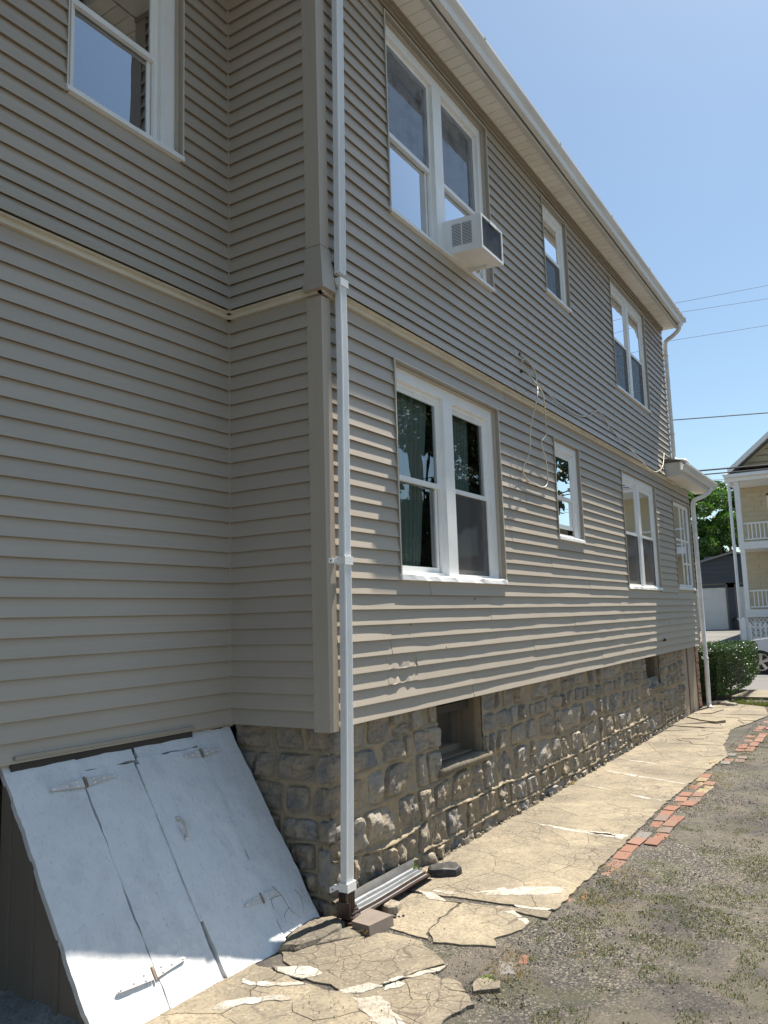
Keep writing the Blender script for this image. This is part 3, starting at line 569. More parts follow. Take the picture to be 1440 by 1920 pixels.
# ---- windows
def window(fr,r,lights=1,style='dh',lab='',castop=.10,cl=.09,cr=.09,mull=.16,lower='glass',plane=0.,gl='window_glass',rec=.036,kk=1.,rail=.5,opens=(0,0),sillname='sill'):
    s0,s1,z0,z1=r; t=.018
    b=B(); fr.box(b,s0,s0+t,-.07,.023,z0,z1); fr.box(b,s1-t,s1,-.07,.023,z0,z1); fr.box(b,s0+t,s1-t,-.07,.023,z1-t,z1)
    root=b.mk('window','taupe_trim',house,label=lab)
    b=B(); fr.box(b,s0-.001,s0+.007,.023,.027,z0,z1); fr.box(b,s1-.007,s1+.001,.023,.027,z0,z1); fr.box(b,s0+.007,s1-.007,.023,.027,z1-.007,z1+.001); b.mk('trim_edge','belt_cream',root)
    fo=fr; fr=Fr(fr.O-fr.n*rec,fr.u,fr.n*kk)
    a0,a1,c0,c1=s0+t,s1-t,z0+.045,z1-t
    b=B(); fr.box(b,a0,a0+cl,-.09,.0,c0,c1); fr.box(b,a1-cr,a1,-.09,.0,c0,c1); fr.box(b,a0+cl,a1-cr,-.09,.001,c1-castop,c1)
    w=(a1-a0-cl-cr-(mull if lights==2 else 0))/lights; L=[]
    for i in range(lights): L.append((a0+cl+i*(w+mull),a0+cl+i*(w+mull)+w))
    if lights==2: fr.box(b,L[0][1],L[1][0],-.09,.006,c0,c1-castop)
    b.mk('casing','white_vinyl',root)
    # sill with crumpled metal skin
    n=26; V=[];F=[]
    for i in range(n):
        a=s0-.002+(s1-s0+.004)*i/(n-1); q=.020*float(fbm(a*9,z0,6,2))*(1 if lights==2 and z0<2.1 else .25)
        V+=[fo.p(a,-.09,z0+.056),fo.p(a,.012+q*.5,z0+.048+q*.3),fo.p(a,.032+q*.5,z0+.036+q),fo.p(a,.036,z0+.004-abs(q)*.4),fo.p(a,.0,z0)]
    for i in range(n-1):
        for k in range(5): F.append((i*5+k,(i+1)*5+k,(i+1)*5+(k+1)%5,i*5+(k+1)%5))
    F+=[tuple(range(5)),tuple((n-1)*5+k for k in range(4,-1,-1))]
    mk(sillname,V,F,'white_vinyl',root)
    zt=c1-castop
    for i,(l0,l1) in enumerate(L):
        if style=='cross':
            st=.03; b=B(); fr.box(b,l0,l1,-.05,-.02,c0,c0+.05); fr.box(b,l0,l0+st,-.05,-.02,c0+.05,zt); fr.box(b,l1-st,l1,-.05,-.02,c0+.05,zt); fr.box(b,l0+st,l1-st,-.05,-.02,zt-.03,zt)
            m=(l0+l1)/2+.02; fr.box(b,m-.018,m+.018,-.05,-.02,c0+.05,zt-.03); zz=c0+(zt-c0)*.56; fr.box(b,l0+st,m-.018,-.05,-.02,zz,zz+.03); fr.box(b,m+.018,l1-st,-.05,-.02,zz,zz+.03); z3=c0+(zt-c0)*.28; fr.box(b,m+.018,l1-st,-.05,-.02,z3,z3+.03)
            b.mk('sash','white_vinyl',root); b=B(); fr.box(b,l0+st,l1-st,-.042,-.038,c0+.05,zt-.03); b.mk('pane','window_glass',root); continue
        fw_=.022; b=B(); fr.box(b,l0,l0+fw_,-.085,-.03,c0,zt); fr.box(b,l1-fw_,l1,-.085,-.03,c0,zt); fr.box(b,l0+fw_,l1-fw_,-.085,-.03,zt-.035,zt); fr.box(b,l0+fw_,l1-fw_,-.085,-.03,c0,c0+.03)
        fr.box(b,l0+fw_,l0+fw_+.008,-.06,-.035,c0+.03,zt-.035); fr.box(b,l1-fw_-.008,l1-fw_,-.06,-.035,c0+.03,zt-.035); b.mk('frame','white_vinyl',root)
        p0,p1=l0+fw_+.008,l1-fw_-.008; zm=c0+(zt-c0)*rail; lift=opens[i]
        b=B(); fr.box(b,p0,p0+.028,-.06,-.04,zm-.015,zt-.035); fr.box(b,p1-.028,p1,-.06,-.04,zm-.015,zt-.035); fr.box(b,p0+.028,p1-.028,-.06,-.04,zt-.068,zt-.035); fr.box(b,p0,p1,-.063,-.034,zm-.022,zm+.016); b.mk('upper_sash','white_vinyl',root)
        b=B(); fr.box(b,p0+.028,p1-.028,-.052,-.048,zm+.016,zt-.068); b.mk('pane',gl,root)
        b=B(); fr.box(b,p0,p0+.032,-.085,-.065,c0+.03+lift,zm+.01+lift); fr.box(b,p1-.032,p1,-.085,-.065,c0+.03+lift,zm+.01+lift); fr.box(b,p0+.032,p1-.032,-.085,-.065,c0+.03+lift,c0+.075+lift); fr.box(b,p0+.032,p1-.032,-.085,-.065,zm-.015+lift,zm+.01+lift); b.mk('lower_sash','white_vinyl',root)
        b=B(); fr.box(b,p0+.032,p1-.032,-.077,-.073,c0+.075+lift,zm-.015+lift); b.mk('pane',gl,root)
        kind=lower if isinstance(lower,str) else lower[i]
        if kind=='screen': b=B(); fr.box(b,p0,p1,-.046,-.045,c0+.032,zm-.022); b.mk('screen','insect_screen',root)
        if kind=='topscreen': b=B(); fr.box(b,p0,p1,-.036,-.035,zm+.016,zt-.036); b.mk('screen','moire_screen',root)
        # dark room reveal
    return root
window(FA,LA[0],2,lab='ground floor double window nearest the downspout, green curtain in the left light',gl='clear_glass',lower=('glass','screen'))
window(FA,LA[1],1,lab='small single window between the two ground floor double windows',cl=.05,cr=.11,castop=.09,opens=(.07,),rail=.46,rec=.012,kk=.6)
window(FA,LA[2],2,lab='far ground floor double window',lower='screen',rec=.006,kk=.5,cl=.07,cr=.1,mull=.13)
window(FA,LA[3],1,'cross',lab='divided porch window beside the far downspout',castop=.03,cl=.03,cr=.03,rec=.006,kk=.5)
window(FA,UA[0],2,lab='upper double window holding the air conditioner',lower='topscreen',rail=.47)
window(FA,UA[1],1,lab='small single upper window in the middle of the long wall',cl=.05,cr=.1,castop=.09,lower='screen',rec=.015,kk=.6)
window(FA,UA[2],2,lab='far upper double window under the eave',lower='screen',rec=.006,kk=.5,cl=.07,cr=.1,mull=.13)
window(FC,UC[0],1,lab='single upper window on the set back wall',cl=.13,cr=.05,castop=.09,rail=.45)
def curtain(fr,s0,s1,z0,z1,lab,mat='curtain_green',gather=0.,o=-.15):
    n=60;m=10;V=[];F=[]
    for j in range(m):
        z=z0+(z1-z0)*j/(m-1)
        for i in range(n):
            t=i/(n-1); q=s0+(s1-s0)*(t*(1-gather*(1-j/(m-1)))); V.append(fr.p(q,o+.018*math.sin(t*38+.8*math.sin(t*9))*(1-.3*j/m),z))
    for j in range(m-1):
        for i in range(n-1): F.append((j*n+i,j*n+i+1,(j+1)*n+i+1,(j+1)*n+i))
    return mk('curtain',V,F,mat,smooth=True,label=lab,cat='curtain',group='curtains behind the windows')
curtain(FA,1.08,1.62,2.12,3.5,'pale green curtain drawn aside in left light of near ground floor window',gather=.38)
curtain(FA,1.98,2.36,2.12,3.5,'pale green curtain in right light of near ground floor window',gather=.1)
curtain(FA,6.95,7.9,2.15,3.5,'grey curtain behind left light of far ground floor double window','curtain_grey')
curtain(FA,7.95,8.85,2.15,3.5,'grey curtain behind right light of far ground floor double window','curtain_grey')
curtain(FA,7.0,8.0,4.95,5.7,'grey curtain behind left light of far upper double window','curtain_grey')
curtain(FA,8.05,9.0,4.95,5.7,'grey curtain behind right light of far upper double window','curtain_grey')
curtain(FA,9.9,11.0,2.2,3.55,'grey curtain behind the divided porch window','curtain_grey')
# ================================================ STONE FOUNDATION
OFF=-.058
def rubble(fr,s0,s1,z0,z1,holes,lab,seed,fine=1.5,first=None):
    r=np.random.default_rng(seed); rows=[z0]; 
    while rows[-1]<z1-.14: rows.append(rows[-1]+r.uniform(.15,.29))
    rows[-1]=z1+.02
    def zr(i,s): 
        if i==0: return z0-.03+0*s
        if i==len(rows)-1: return z1+.03+0*s
        return rows[i]+.075*vn(np.asarray(s)*1.5,np.zeros_like(np.asarray(s,float))+i*3.7,seed)+.03*vn(np.asarray(s)*5,np.zeros_like(np.asarray(s,float))+i*1.3,seed+4)
    quads=[]; segs=[]
    for i in range(len(rows)-1):
        s=s0-.02; jl=[]
        while s<s1-.06:
            jl.append(s); s+=r.uniform(.13,.40)*(1.15 if (rows[i+1]-rows[i])>.2 else .9)
        jl.append(s1+.02)
        for h in holes:
            if h[2]<(rows[i]+rows[i+1])/2<h[3]+.1: jl=sorted([q for q in jl if not(h[0]-.07<q<h[1]+.07)]+[h[0],h[1]])
        tl=[r.normal(0,.018) for _ in jl]; tl[0]=tl[-1]=0
        for k in range(len(jl)-1):
            a,b_=jl[k],jl[k+1]; mid=(a+b_)/2
            if any(h[0]-.01<mid<h[1]+.01 and h[2]<(rows[i]+rows[i+1])/2<h[3] for h in holes): continue
            P=[(a-tl[k],float(zr(i,a))),(b_-tl[k+1],float(zr(i,b_))),(b_+tl[k+1],float(zr(i+1,b_))),(a+tl[k],float(zr(i+1,a)))]
            hgt=P[3][1]-P[0][1]
            if hgt>.19 and (b_-a)<.3 and r.random()<.35:
                m=.5+r.normal(0,.08); L=(P[0][0]+(P[3][0]-P[0][0])*m,P[0][1]+(P[3][1]-P[0][1])*m); Rr=(P[1][0]+(P[2][0]-P[1][0])*m,P[1][1]+(P[2][1]-P[1][1])*m+r.normal(0,.015))
                quads+= [(P[0],P[1],Rr,L),(L,Rr,P[2],P[3])]; segs.append((L,Rr,.8))
            else: quads.append(tuple(P))
            segs.append((P[0],P[3],.8)); 
            if k==len(jl)-2: segs.append((P[1],P[2],.8))
        if i>0:
            q=np.arange(s0-.05,s1+.06,.07); zz=zr(i,q); segs+= [((q[k],zz[k]),(q[k+1],zz[k+1]),1.2) for k in range(len(q)-1)]
    # mortar relief
    parts=[]
    V=[];F=[]
    for (a0,a1,st) in ([(s0,min(s1,3.2),.0095),(3.2,min(s1,6.2),.014),(6.2,s1,.02)] if s1>3.2 else [(s0,s1,.0095)]):
        if a1<=a0: continue
        sx=np.linspace(a0,a1,int((a1-a0)/st)+1); sz=np.linspace(z0,z1,int((z1-z0)/min(st,.012))+1); GX,GZ=np.meshgrid(sx,sz); px=GX.ravel();pz=GZ.ravel()
        D=np.full(px.shape,9.); WA=np.ones(px.shape)
        for (p,q,w) in segs:
            lo,hi=min(p[0],q[0])-.06,max(p[0],q[0])+.06; zl,zh=min(p[1],q[1])-.06,max(p[1],q[1])+.06
            i0,i1=np.searchsorted(sx,[lo,hi]); j0,j1=np.searchsorted(sz,[zl,zh])
            if i1<=i0 or j1<=j0: continue
            X_=GX[j0:j1,i0:i1];Z_=GZ[j0:j1,i0:i1]; dx,dz=q[0]-p[0],q[1]-p[1]; L2=dx*dx+dz*dz+1e-9
            t=np.clip(((X_-p[0])*dx+(Z_-p[1])*dz)/L2,0,1); d=np.hypot(X_-p[0]-t*dx,Z_-p[1]-t*dz)
            Dv=D.reshape(GX.shape)[j0:j1,i0:i1]; Wv=WA.reshape(GX.shape)[j0:j1,i0:i1]; k=d<Dv; Dv[k]=d[k]; Wv[k]=w
        low=np.clip((.62-pz)/.25,.12,1)+.25*(vn(px*2,pz*2,seed)>.1); 
        n1=fbm(px*22,pz*22,3,3)*.008
        o=OFF-.014+.008*np.exp(-(D/.026)**4)+WA*low*.025*np.exp(-(D/.0085)**2)*(.6+.8*(vn(px*3,pz*3,seed+1)+.5))+n1
        dead=np.zeros(len(px),bool)
        for h in holes: dead|=(px>h[0]+.004)&(px<h[1]-.004)&(pz>h[2]+.004)&(pz<h[3]+.02)
        n0=len(V); P3=fr.O[None]+fr.u[None]*px[:,None]+fr.n[None]*o[:,None]; P3[:,2]+=pz; V+=P3.tolist(); c_=len(sx)
        flip=np.dot(np.cross(fr.u,fr.n),(0,0,1))>0
        for j in range(len(sz)-1):
            for i in range(len(sx)-1):
                a=j*c_+i
                if dead[a] or dead[a+1] or dead[a+c_] or dead[a+c_+1]: continue
                q=(n0+a,n0+a+1,n0+a+c_+1,n0+a+c_); F.append(q[::-1] if flip else q)
    wall=mk('foundation_wall',V,F,'mortar',house,smooth=True,label=lab)
    # stones
    for k,Q in enumerate(quads):
        Q=np.array(Q); c=Q.mean(0); size=np.hypot(*(Q[2]-Q[0])); 
        nn=15 if c[0]<3 else (9 if c[0]<6 else 6)
        if fr is FB: nn=14
        al=np.linspace(-1,1,nn); A_,B_=np.meshgrid(al,al); mx=np.maximum(abs(A_),abs(B_)); p=r.uniform(4,14); pn=(abs(A_)**p+abs(B_)**p)**(1/p)+1e-9; sc=np.where(mx>0,mx/pn,1); 
        a_=A_*sc;b_=B_*sc; gap=r.uniform(.003,.011)*(1.0 if c[1]<.65 else 1.25); W_=np.hypot(*(Q[1]-Q[0]));H_=np.hypot(*(Q[3]-Q[0])); ga=max(.3,1-2*gap/max(W_,.05)); gb=max(.3,1-2*gap/max(H_,.05)); a_=a_*ga;b_=b_*gb
        u=(a_+1)/2;v=(b_+1)/2; px=(1-u)*(1-v)*Q[0][0]+u*(1-v)*Q[1][0]+u*v*Q[2][0]+(1-u)*v*Q[3][0]; pz=(1-u)*(1-v)*Q[0][1]+u*(1-v)*Q[1][1]+u*v*Q[2][1]+(1-u)*v*Q[3][1]
        px=px+.013*fbm(px*14,pz*14,k+3,3); pz=pz+.013*fbm(px*14+7,pz*14,k+9,3)
        lowr=1.0 if c[1]<.6 else .35
        fr_=.014*fbm(px*9,pz*9,k,3)+.026*lowr*fbm(px*26+k,pz*14,k+5,3)+r.normal(0,.03)*a_+r.normal(0,.03)*b_*H_-np.abs(vn(px*15+k,pz*15,2))*.03*(.35+lowr)+.012
        fac=np.full(px.shape,9.)
        for _q in range(5): ga_,gb_=r.normal(0,.12,2); fac=np.minimum(fac,r.uniform(.0,.02)+ga_*(px-c[0])*size*2+gb_*(pz-c[1])*size*2+.012)
        fr_=fr_+np.clip(fac,-.03,.02)
        o=OFF-.020+(1-mx**14)*.013+r.uniform(-.001,.012)*(1 if c[1]<.6 else .7)+fr_*(1-mx**9); o=np.where(mx>.99,OFF-.045,o)
        pz=np.minimum(pz,z1+.0); m=nn
        P3=fr.O[None,None]+fr.u*px[...,None]+fr.n*o[...,None]; P3[...,2]+=pz
        F2=[(j*m+i,j*m+i+1,(j+1)*m+i+1,(j+1)*m+i) for j in range(m-1) for i in range(m-1)]
        if np.dot(np.cross(fr.u,fr.n),(0,0,1))>0: F2=[q[::-1] for q in F2]
        mk('stone',P3.reshape(-1,3),F2,'field_stone',wall)
    return wall
BW=[(1.46,2.24,.64,1.3),(7.6,8.35,.68,1.3)]
rubble(FA,.06,9.86,-.05,1.14,BW,'long rubble stone foundation wall with raised mortar joints',3)
rubble(FB,.0,.745,-.05,1.14,[],'narrow rubble stone foundation wall beside the cellar hatch',12)
# rough quoin at the corner closing the two faces
mk('foundation_core',*(lambda b:(b.v,b.f))(B().box((-.75,.18,-.1),(-.14,1.46,1.13)).box((-.75,2.24,-.1),(-.14,7.6,1.13)).box((-.75,8.35,-.1),(-.14,9.86,1.13)).box((-.75,1.46,-.1),(-.14,2.24,.58)).box((-.75,7.6,-.1),(-.14,8.35,.62))),'mortar',house)
B().box((-8.8,-6.8,-.1),(-.98,11,1.0)).mk('foundation_core','mortar',house)
# basement windows
for (a0,a1,z0,_),lb in zip(BW,('basement window near the downspout','far basement window')):
    b=B(); FA.box(b,a0,a0+.05,-.36,-.26,z0,1.12); FA.box(b,a1-.05,a1,-.36,-.26,z0,1.12); FA.box(b,a0+.05,a1-.05,-.36,-.26,z0,z0+.07); FA.box(b,(a0+a1)/2-.012,(a0+a1)/2+.012,-.34,-.3,z0+.07,1.12); FA.box(b,a1-.03,a1-.002,-.26,-.12,z0,1.12)
    w=b.mk('basement_window','old_wood',house,label=lb)
    b=B(); FA.box(b,a0+.05,a1-.05,-.33,-.325,z0+.07,1.12); b.mk('pane','window_glass',w)
    b=B(); FA.box(b,a0+.06,a1-.06,-.46,-.45,z0+.05,1.1); b.mk('board','old_wood',w)
    b=B(); FA.box(b,a0,a1,-.26,-.15,z0-.0,z0+.02); b.mk('inner_sill','old_wood',w)
    # mortar reveals
    b=B(); FA.box(b,a0-.06,a0,-.37,OFF-.02,z0-.05,1.13); FA.box(b,a1,a1+.06,-.37,OFF-.02,z0-.05,1.13); FA.box(b,a0-.06,a1+.06,-.37,OFF-.03,z0-.08,z0-.002); b.mk('reveal','mortar',w)
    n=16;V=[];F=[]
    for i in range(n):
        a=a0-.04+(a1-a0+.12)*i/(n-1); q=float(.012*fbm(a*5,z0,3)); V+=[FA.p(a,-.2,z0+.012),FA.p(a,-.045+q,z0+.004+q),FA.p(a,-.02+q,z0-.02+q),FA.p(a,-.025+q,z0-.06+2*q),FA.p(a,-.12,z0-.07)]
    for i in range(n-1):
        for k in range(5): F.append((i*5+k,i*5+(k+1)%5,(i+1)*5+(k+1)%5,(i+1)*5+k))
    F+=[tuple(range(5))[::-1],tuple((n-1)*5+k for k in range(5))]
    mk('stone_sill',V,F,'concrete_old',w,smooth=True)
# rubble apron along the foot of the wall
b=B()
for i in range(150):
    y=.15+9.6*(i/150)**1.25+rng.normal(0,.02); x=-.045+rng.normal(0,.014); s=rng.uniform(.015,.045); z=rng.uniform(-.01,.02)
    k=6;pts=[]
    for j in range(2):
        for q in range(k): an=6.283*q/k+rng.normal(0,.2); rr=s*rng.uniform(.7,1.2)*(1 if j==0 else .6); pts.append((x+rr*math.cos(an)*.7,y+rr*math.sin(an)*1.6,z+(s*.9*rng.uniform(.6,1.1) if j else -.03)))
    b.add(pts,[tuple(range(k,2*k))]+[(q,(q+1)%k,k+(q+1)%k,k+q) for q in range(k)])
b.mk('mortar_rubble','concrete_old',kind='stuff')
# far end: taupe panels and brick pier
for y0,y1,x in ((9.87,10.36,-.085),(10.5,11.12,-.1)):
    B().box((x-.02,y0,-.04),(x,y1,1.13)).mk('skirt_panel','plywood_taupe',house,label='taupe panel closing the porch base')
B().box((-.14,10.35,-.05),(-.07,10.41,1.13)).mk('skirt_post','old_wood',house); B().box((-.2,9.9,-.05),(-.15,11.1,1.12)).mk('skirt_backing','dark_interior',house)
pier=B().box((-.36,11.125,-.1),(-.095,11.34,1.13)).mk('brick_pier','mortar',house,label='brick pier at the porch corner')
for k in range(15):
    z=-.03+k*.077
    for (y0,y1) in (((11.12,11.345),) if k%2 else ((11.12,11.225),(11.235,11.345))):
        b=B(); j=rng.normal(0,.003); b.box((-.36,y0-.002,z),(-.085+j,y1+.002,z+.066)); b.mk('brick','brick_red',pier)
# set-back wall: painted brick courses below the siding, left of the hatch
pb=B().box((-.99,-6.9,-.1),(-.83,-1.6,1.1)).mk('painted_brick_wall','cheek_board',house,label='taupe painted brick base wall left of the hatch')
for k in range(13):
    z=.06+k*.08; y=-1.61+(.1 if k%2 else 0)
    while y>-3.2:
        l=.2; b=B(); q=rng.normal(0,.003); b.box((-.84,max(y-l,-3.3),z+.004),(-.803+q,min(y,-1.605)-.008,z+.072)); b.mk('brick','cheek_board',pb); y-=l
# ================================================ CELLAR HATCH
hatch=empty('cellar_hatch',(-.4,-.8,0),label='white sheet metal sloping cellar hatch against the set back wall',cat='cellar hatch')
DN=np.array((.827,0,.562)); DD=np.array((.5617,0,-.8273)); D0=np.array((-.80,0,1.09)); LL=1.317
def dp(y,t,h=0): p=D0+DD*t+DN*h; return (p[0],y,p[2])
def sheet(name,outline,h,th,mat='bulkhead_white',seed=0,amp=.006,edge=.012,st=.02,par=hatch,label=None):
    # outline: y0,y1 (functions of t) and t0,t1 (functions of y)
    y0,y1,t0,t1=outline; ny=max(3,int((y1-y0)/st));ntt=max(3,int((t1-t0)/st)); V=[];F=[]
    for j in range(ntt+1):
        for i in range(ny+1):
            t=t0+(t1-t0)*j/ntt; y=y0+(y1-y0)*i/ny; ed=min(i,ny-i,j,ntt-j)
            hh=h+amp*float(fbm(y*5,t*5,seed,3))*(1 if ed>0 else .8)
            if ed==0: y_=y+(edge*float(fbm(t*9,y*3,seed+1,3)) if i in (0,ny) else 0); t_=t+(edge*1.6*float(fbm(y*9,t*3,seed+2,3)) if j in (0,ntt) else 0)
            else: y_,t_=y,t
            cr=.006*max(0,float(vn(y*30,t*30,seed+7)))*(1 if (t>LL-.28 or y<-1.42) else .25)
            V.append(dp(y_,t_,hh+cr))
    n=(ny+1)*(ntt+1); W_=ny+1
    for j in range(ntt):
        for i in range(ny): a=j*W_+i; F.append((a,a+W_,a+W_+1,a+1))
    per=[i for i in range(W_)]+[j*W_+ny for j in range(1,ntt+1)]+[ntt*W_+i for i in range(ny-1,-1,-1)]+[j*W_ for j in range(ntt-1,0,-1)]
    base=len(V)
    for a in per: V.append(tuple(np.array(V[a])-DN*th))
    m=len(per)
    for k in range(m): k2=(k+1)%m; F.append((per[k],per[k2],base+k2,base+k))
    return mk(name,V,F[::-1] if False else [q[::-1] for q in F],mat,par,smooth=False,label=label)
sheet('frame_skin',(-1.585,-1.192,-.035,LL),.0,.03,seed=1,label='fixed white metal strip on the left')
sheet('frame_skin',(-.345,-.012,-.01,LL-.05),.0,.03,seed=2,label='fixed white metal strip on the right')
sheet('frame_skin',(-1.19,-.822,-.035,.088),.002,.03,seed=3); sheet('frame_skin',(-.80,-.347,-.03,.082),.002,.03,seed=4)
l1=sheet('door_leaf',(-1.188,-.842,.092,LL+.005),.004,.035,seed=5,label='left metal leaf with a diagonal crease')
l2=sheet('door_leaf',(-.822,-.349,.086,LL+.0),.010,.04,seed=6,label='right metal leaf with the pull handle')
# astragal lip on right leaf
b=B(); P=[dp(-.838,.12,.012),dp(-.80,.12,.013),dp(-.80,LL-.3,.013),dp(-.846,LL-.3,.012)]; b.hexa([tuple(np.array(p)-DN*.006) for p in P]+[tuple(np.array(p)+DN*.003) for p in P]); b.mk('overlap_strip','bulkhead_white',l2)
# timber under the skins
b=B(); P=[dp(-1.55,.0,-.035),dp(-.02,.0,-.035),dp(-.02,LL-.06,-.035),dp(-1.55,LL-.06,-.035)]; b.hexa([tuple(np.array(p)-DN*.04) for p in P]+P); b.mk('door_frame','dark_interior',hatch)
def hinge(y,t,par,l1_=.21,l2_=.2,tilt=0.):
    b=B()
    for sgn,L_ in ((-1,l1_),(1,l2_)):
        P=[(y+sgn*.012,t-.024),(y+sgn*L_*.93,t-.009),(y+sgn*L_,t),(y+sgn*L_*.93,t+.009),(y+sgn*.012,t+.024)]
        h=.010; lo=[dp(a,c,h) for a,c in P]; hi=[dp(a,c,h+.006) for a,c in P]; n=5; b.add(lo+hi,[tuple(range(n,2*n)) if sgn>0 else tuple(range(2*n-1,n-1,-1))]+[(i,(i+1)%n,n+(i+1)%n,n+i) for i in range(n)])
    o=b.mk('hinge','hinge_paint',par,label='white strap hinge with rusty pin')
    b=B(); b.tube([dp(y,t-.03,.014),dp(y,t+.03,.014)],.0065,8,side=(0,1,0)); b.mk('hinge_pin','rust',par)
    for sgn,L_ in ((-1,l1_),(1,l2_)):
        for q,dt in ((.25,.012),(.25,-.012),(.55,0),(.9,0)):
            c=dp(y+sgn*L_*q,t+dt,.016); B().box((c[0]-.004,c[1]-.005,c[2]-.004),(c[0]+.004,c[1]+.005,c[2]+.004)).mk('hinge_bolt','white_metal',par)
hinge(-1.187,.155,l1); hinge(-1.213,1.137,l1); hinge(-.348,.135,l2,.145,.155); hinge(-.39,1.04,l2,.14,.15)
b=B(); hp=[dp(-.718,.485,.012),dp(-.718,.492,.035),dp(-.718,.53,.045),dp(-.718,.575,.035),dp(-.718,.582,.012)]; b.sweep(hp,[(-.011,-.003),(.011,-.003),(.011,.003),(-.011,.003)],side=(0,1,0)); 
for t_ in (.472,.592): c=dp(-.718,t_,.012); b.box((c[0]-.012,c[1]-.013,c[2]-.008),(c[0]+.012,c[1]+.013,c[2]+.008))
b.mk('pull_handle','hinge_paint',l2)
# head flashing above hatch, near-black strip painted as the shaded gap beneath
b=B(); b.hexa([(-.79,-1.545,1.132),(-.765,-1.545,1.132),(-.765,-.352,1.126),(-.79,-.352,1.126),(-.79,-1.545,1.15),(-.767,-1.545,1.15),(-.767,-.352,1.144),(-.79,-.352,1.144)]); b.mk('head_flashing','taupe_trim',hatch)
B().box((-.83,-1.55,1.02),(-.79,-.35,1.124)).mk('gap_shade_strip','dark_interior',hatch)
# cheek boards
def cheek(x0,x1,yo,name,h=0.,z0=.03):
    zt=lambda x: D0[2]+(x-D0[0])*DD[2]/DD[0]-.035
    P=[(x0,-1.575-yo,z0),(x1,-1.575-yo,z0),(x1,-1.545,z0),(x0,-1.545,z0),(x0,-1.575-yo,zt(x0)),(x1,-1.575-yo,max(zt(x1),z0+.01)),(x1,-1.545,max(zt(x1),z0+.01)),(x0,-1.545,zt(x0))]
    B().hexa(P).mk(name,'cheek_board',hatch)
cheek(-.80,-.728,.012,'corner_board'); cheek(-.725,-.58,0,'cheek_board'); cheek(-.579,-.54,.01,'batten'); cheek(-.537,-.386,0,'cheek_board'); cheek(-.385,-.35,.01,'batten'); cheek(-.347,-.2,0,'cheek_board'); cheek(-.199,-.165,.01,'batten'); cheek(-.163,-.1,0,'cheek_board')
# grey concrete ledge at the foot of the cheek
nxl,nyl=60,40;V=[];F=[]
for j in range(nyl+1):
    for i in range(nxl+1):
        x=-1.3+1.3*i/nxl; d=j/nyl*1.1; y=-1.56-d; h=.125-.02*(x+.8)/.7-.13*min(1,d/.5)**.8+.035*float(fbm(x*6,y*6,8,4))*(1-.3*d); 
        if x>-.12: h*=max(0,1-(x+.12)/.12)
        V.append((x,y,h-.012))
for j in range(nyl):
    for i in range(nxl): a=j*(nxl+1)+i; F.append((a,a+nxl+1,a+nxl+2,a+1))
mk('ledge',V,F,'ledge_grey',smooth=True,kind='structure')
# raised curb lumps between hatch and corner
def lump(name,poly,h,mat,label,cat,seed=0,z0=-.02,parent=None,group=None,amp=.012,nr=7):
    p=np.array(rough_edge(poly,.03,.012)); c=p.mean(0); V=[];F=[]; n=len(p)
    prof=[(1.0,0),(.985,.55),(.93,.85),(.8,.97),(.55,1.0),(.28,1.0)]
    for r_,hh in prof:
        for q in p:
            a=c+(q-c)*r_; V.append((a[0],a[1],z0+hh*h+amp*float(fbm(a[0]*9,a[1]*9,seed,4))*(hh>.3)))
    V.append((c[0],c[1],z0+h))
    for k in range(len(prof)-1):
        for i in range(n): F.append((k*n+i,k*n+(i+1)%n,(k+1)*n+(i+1)%n,(k+1)*n+i))
    for i in range(n): F.append(((len(prof)-1)*n+i,(len(prof)-1)*n+(i+1)%n,len(V)-1))
    k={} if parent is not None else dict(label=label,cat=cat,group=group)
    return mk(name,V,F,mat,parent,smooth=False,**k)
lump('concrete_lump',[(-.12,-.02),(-.09,-.25),(-.03,-.47),(.05,-.42),(.1,-.25),(.12,-.1),(.08,.02),(-.02,.04)],.07,'concrete_old','','',3,parent=walk)
lump('concrete_lump',[(.06,-.12),(.1,-.32),(.17,-.2),(.26,-.06),(.2,.04),(.1,.0)],.045,'concrete_old','','',4,parent=walk)
# ================================================ THINGS AT THE FOOT OF THE WALL
# cut gutter used as trough
tr=empty('drain_trough',(.08,.12,0),label='cut length of brown gutter with bare metal inside, lying under the pipe elbow',cat='trough')
prof=[(-.066,.055),(-.064,.004),(-.045,.0),(-.040,.012),(-.034,.0),(-.016,.0),(-.010,.014),(-.004,.0),(.014,.0),(.020,.014),(.026,.0),(.04,.001),(.046,.012),(.06,.0),(.075,.02),(.085,.03)]
def trough(off,mat,name):
    V=[];F=[];N=14; 
    for i in range(N):
        t=i/(N-1); y=.125+.83*t; x=.075-.02*t; z=.058-.012*t; 
        for a,h in prof: V.append((x+a*(1+off*1.0),y,z+h*(1+.1*math.sin(t*3))-a*.34-off*.02+.006*float(vn(t*4,a*20,3))))
    m=len(prof)
    for i in range(N-1):
        for k in range(m-1): q=(i*m+k,i*m+k+1,(i+1)*m+k+1,(i+1)*m+k); F.append(q if off==0 else q[::-1])
    return mk(name,V,F,mat,tr)
trough(0,'bare_metal','inner_face'); trough(.06,'brown_metal','outer_face')
b=B(); b.add([(.17,-.045,-.0),(.295,-.06,-.0),(.33,.14,-.0),(.135,.17,0),(.155,-.035,.062),(.285,-.052,.064),(.318,.145,.066),(.13,.175,.066)],[(0,3,2,1),(4,5,6,7),(0,1,5,4),(1,2,6,5),(2,3,7,6),(3,0,4,7)])
b.mk('paver','brown_paver' if 'brown_paver' in MATS else 'taupe_trim',label='brown grey concrete paver propped under the trough end',cat='paver')
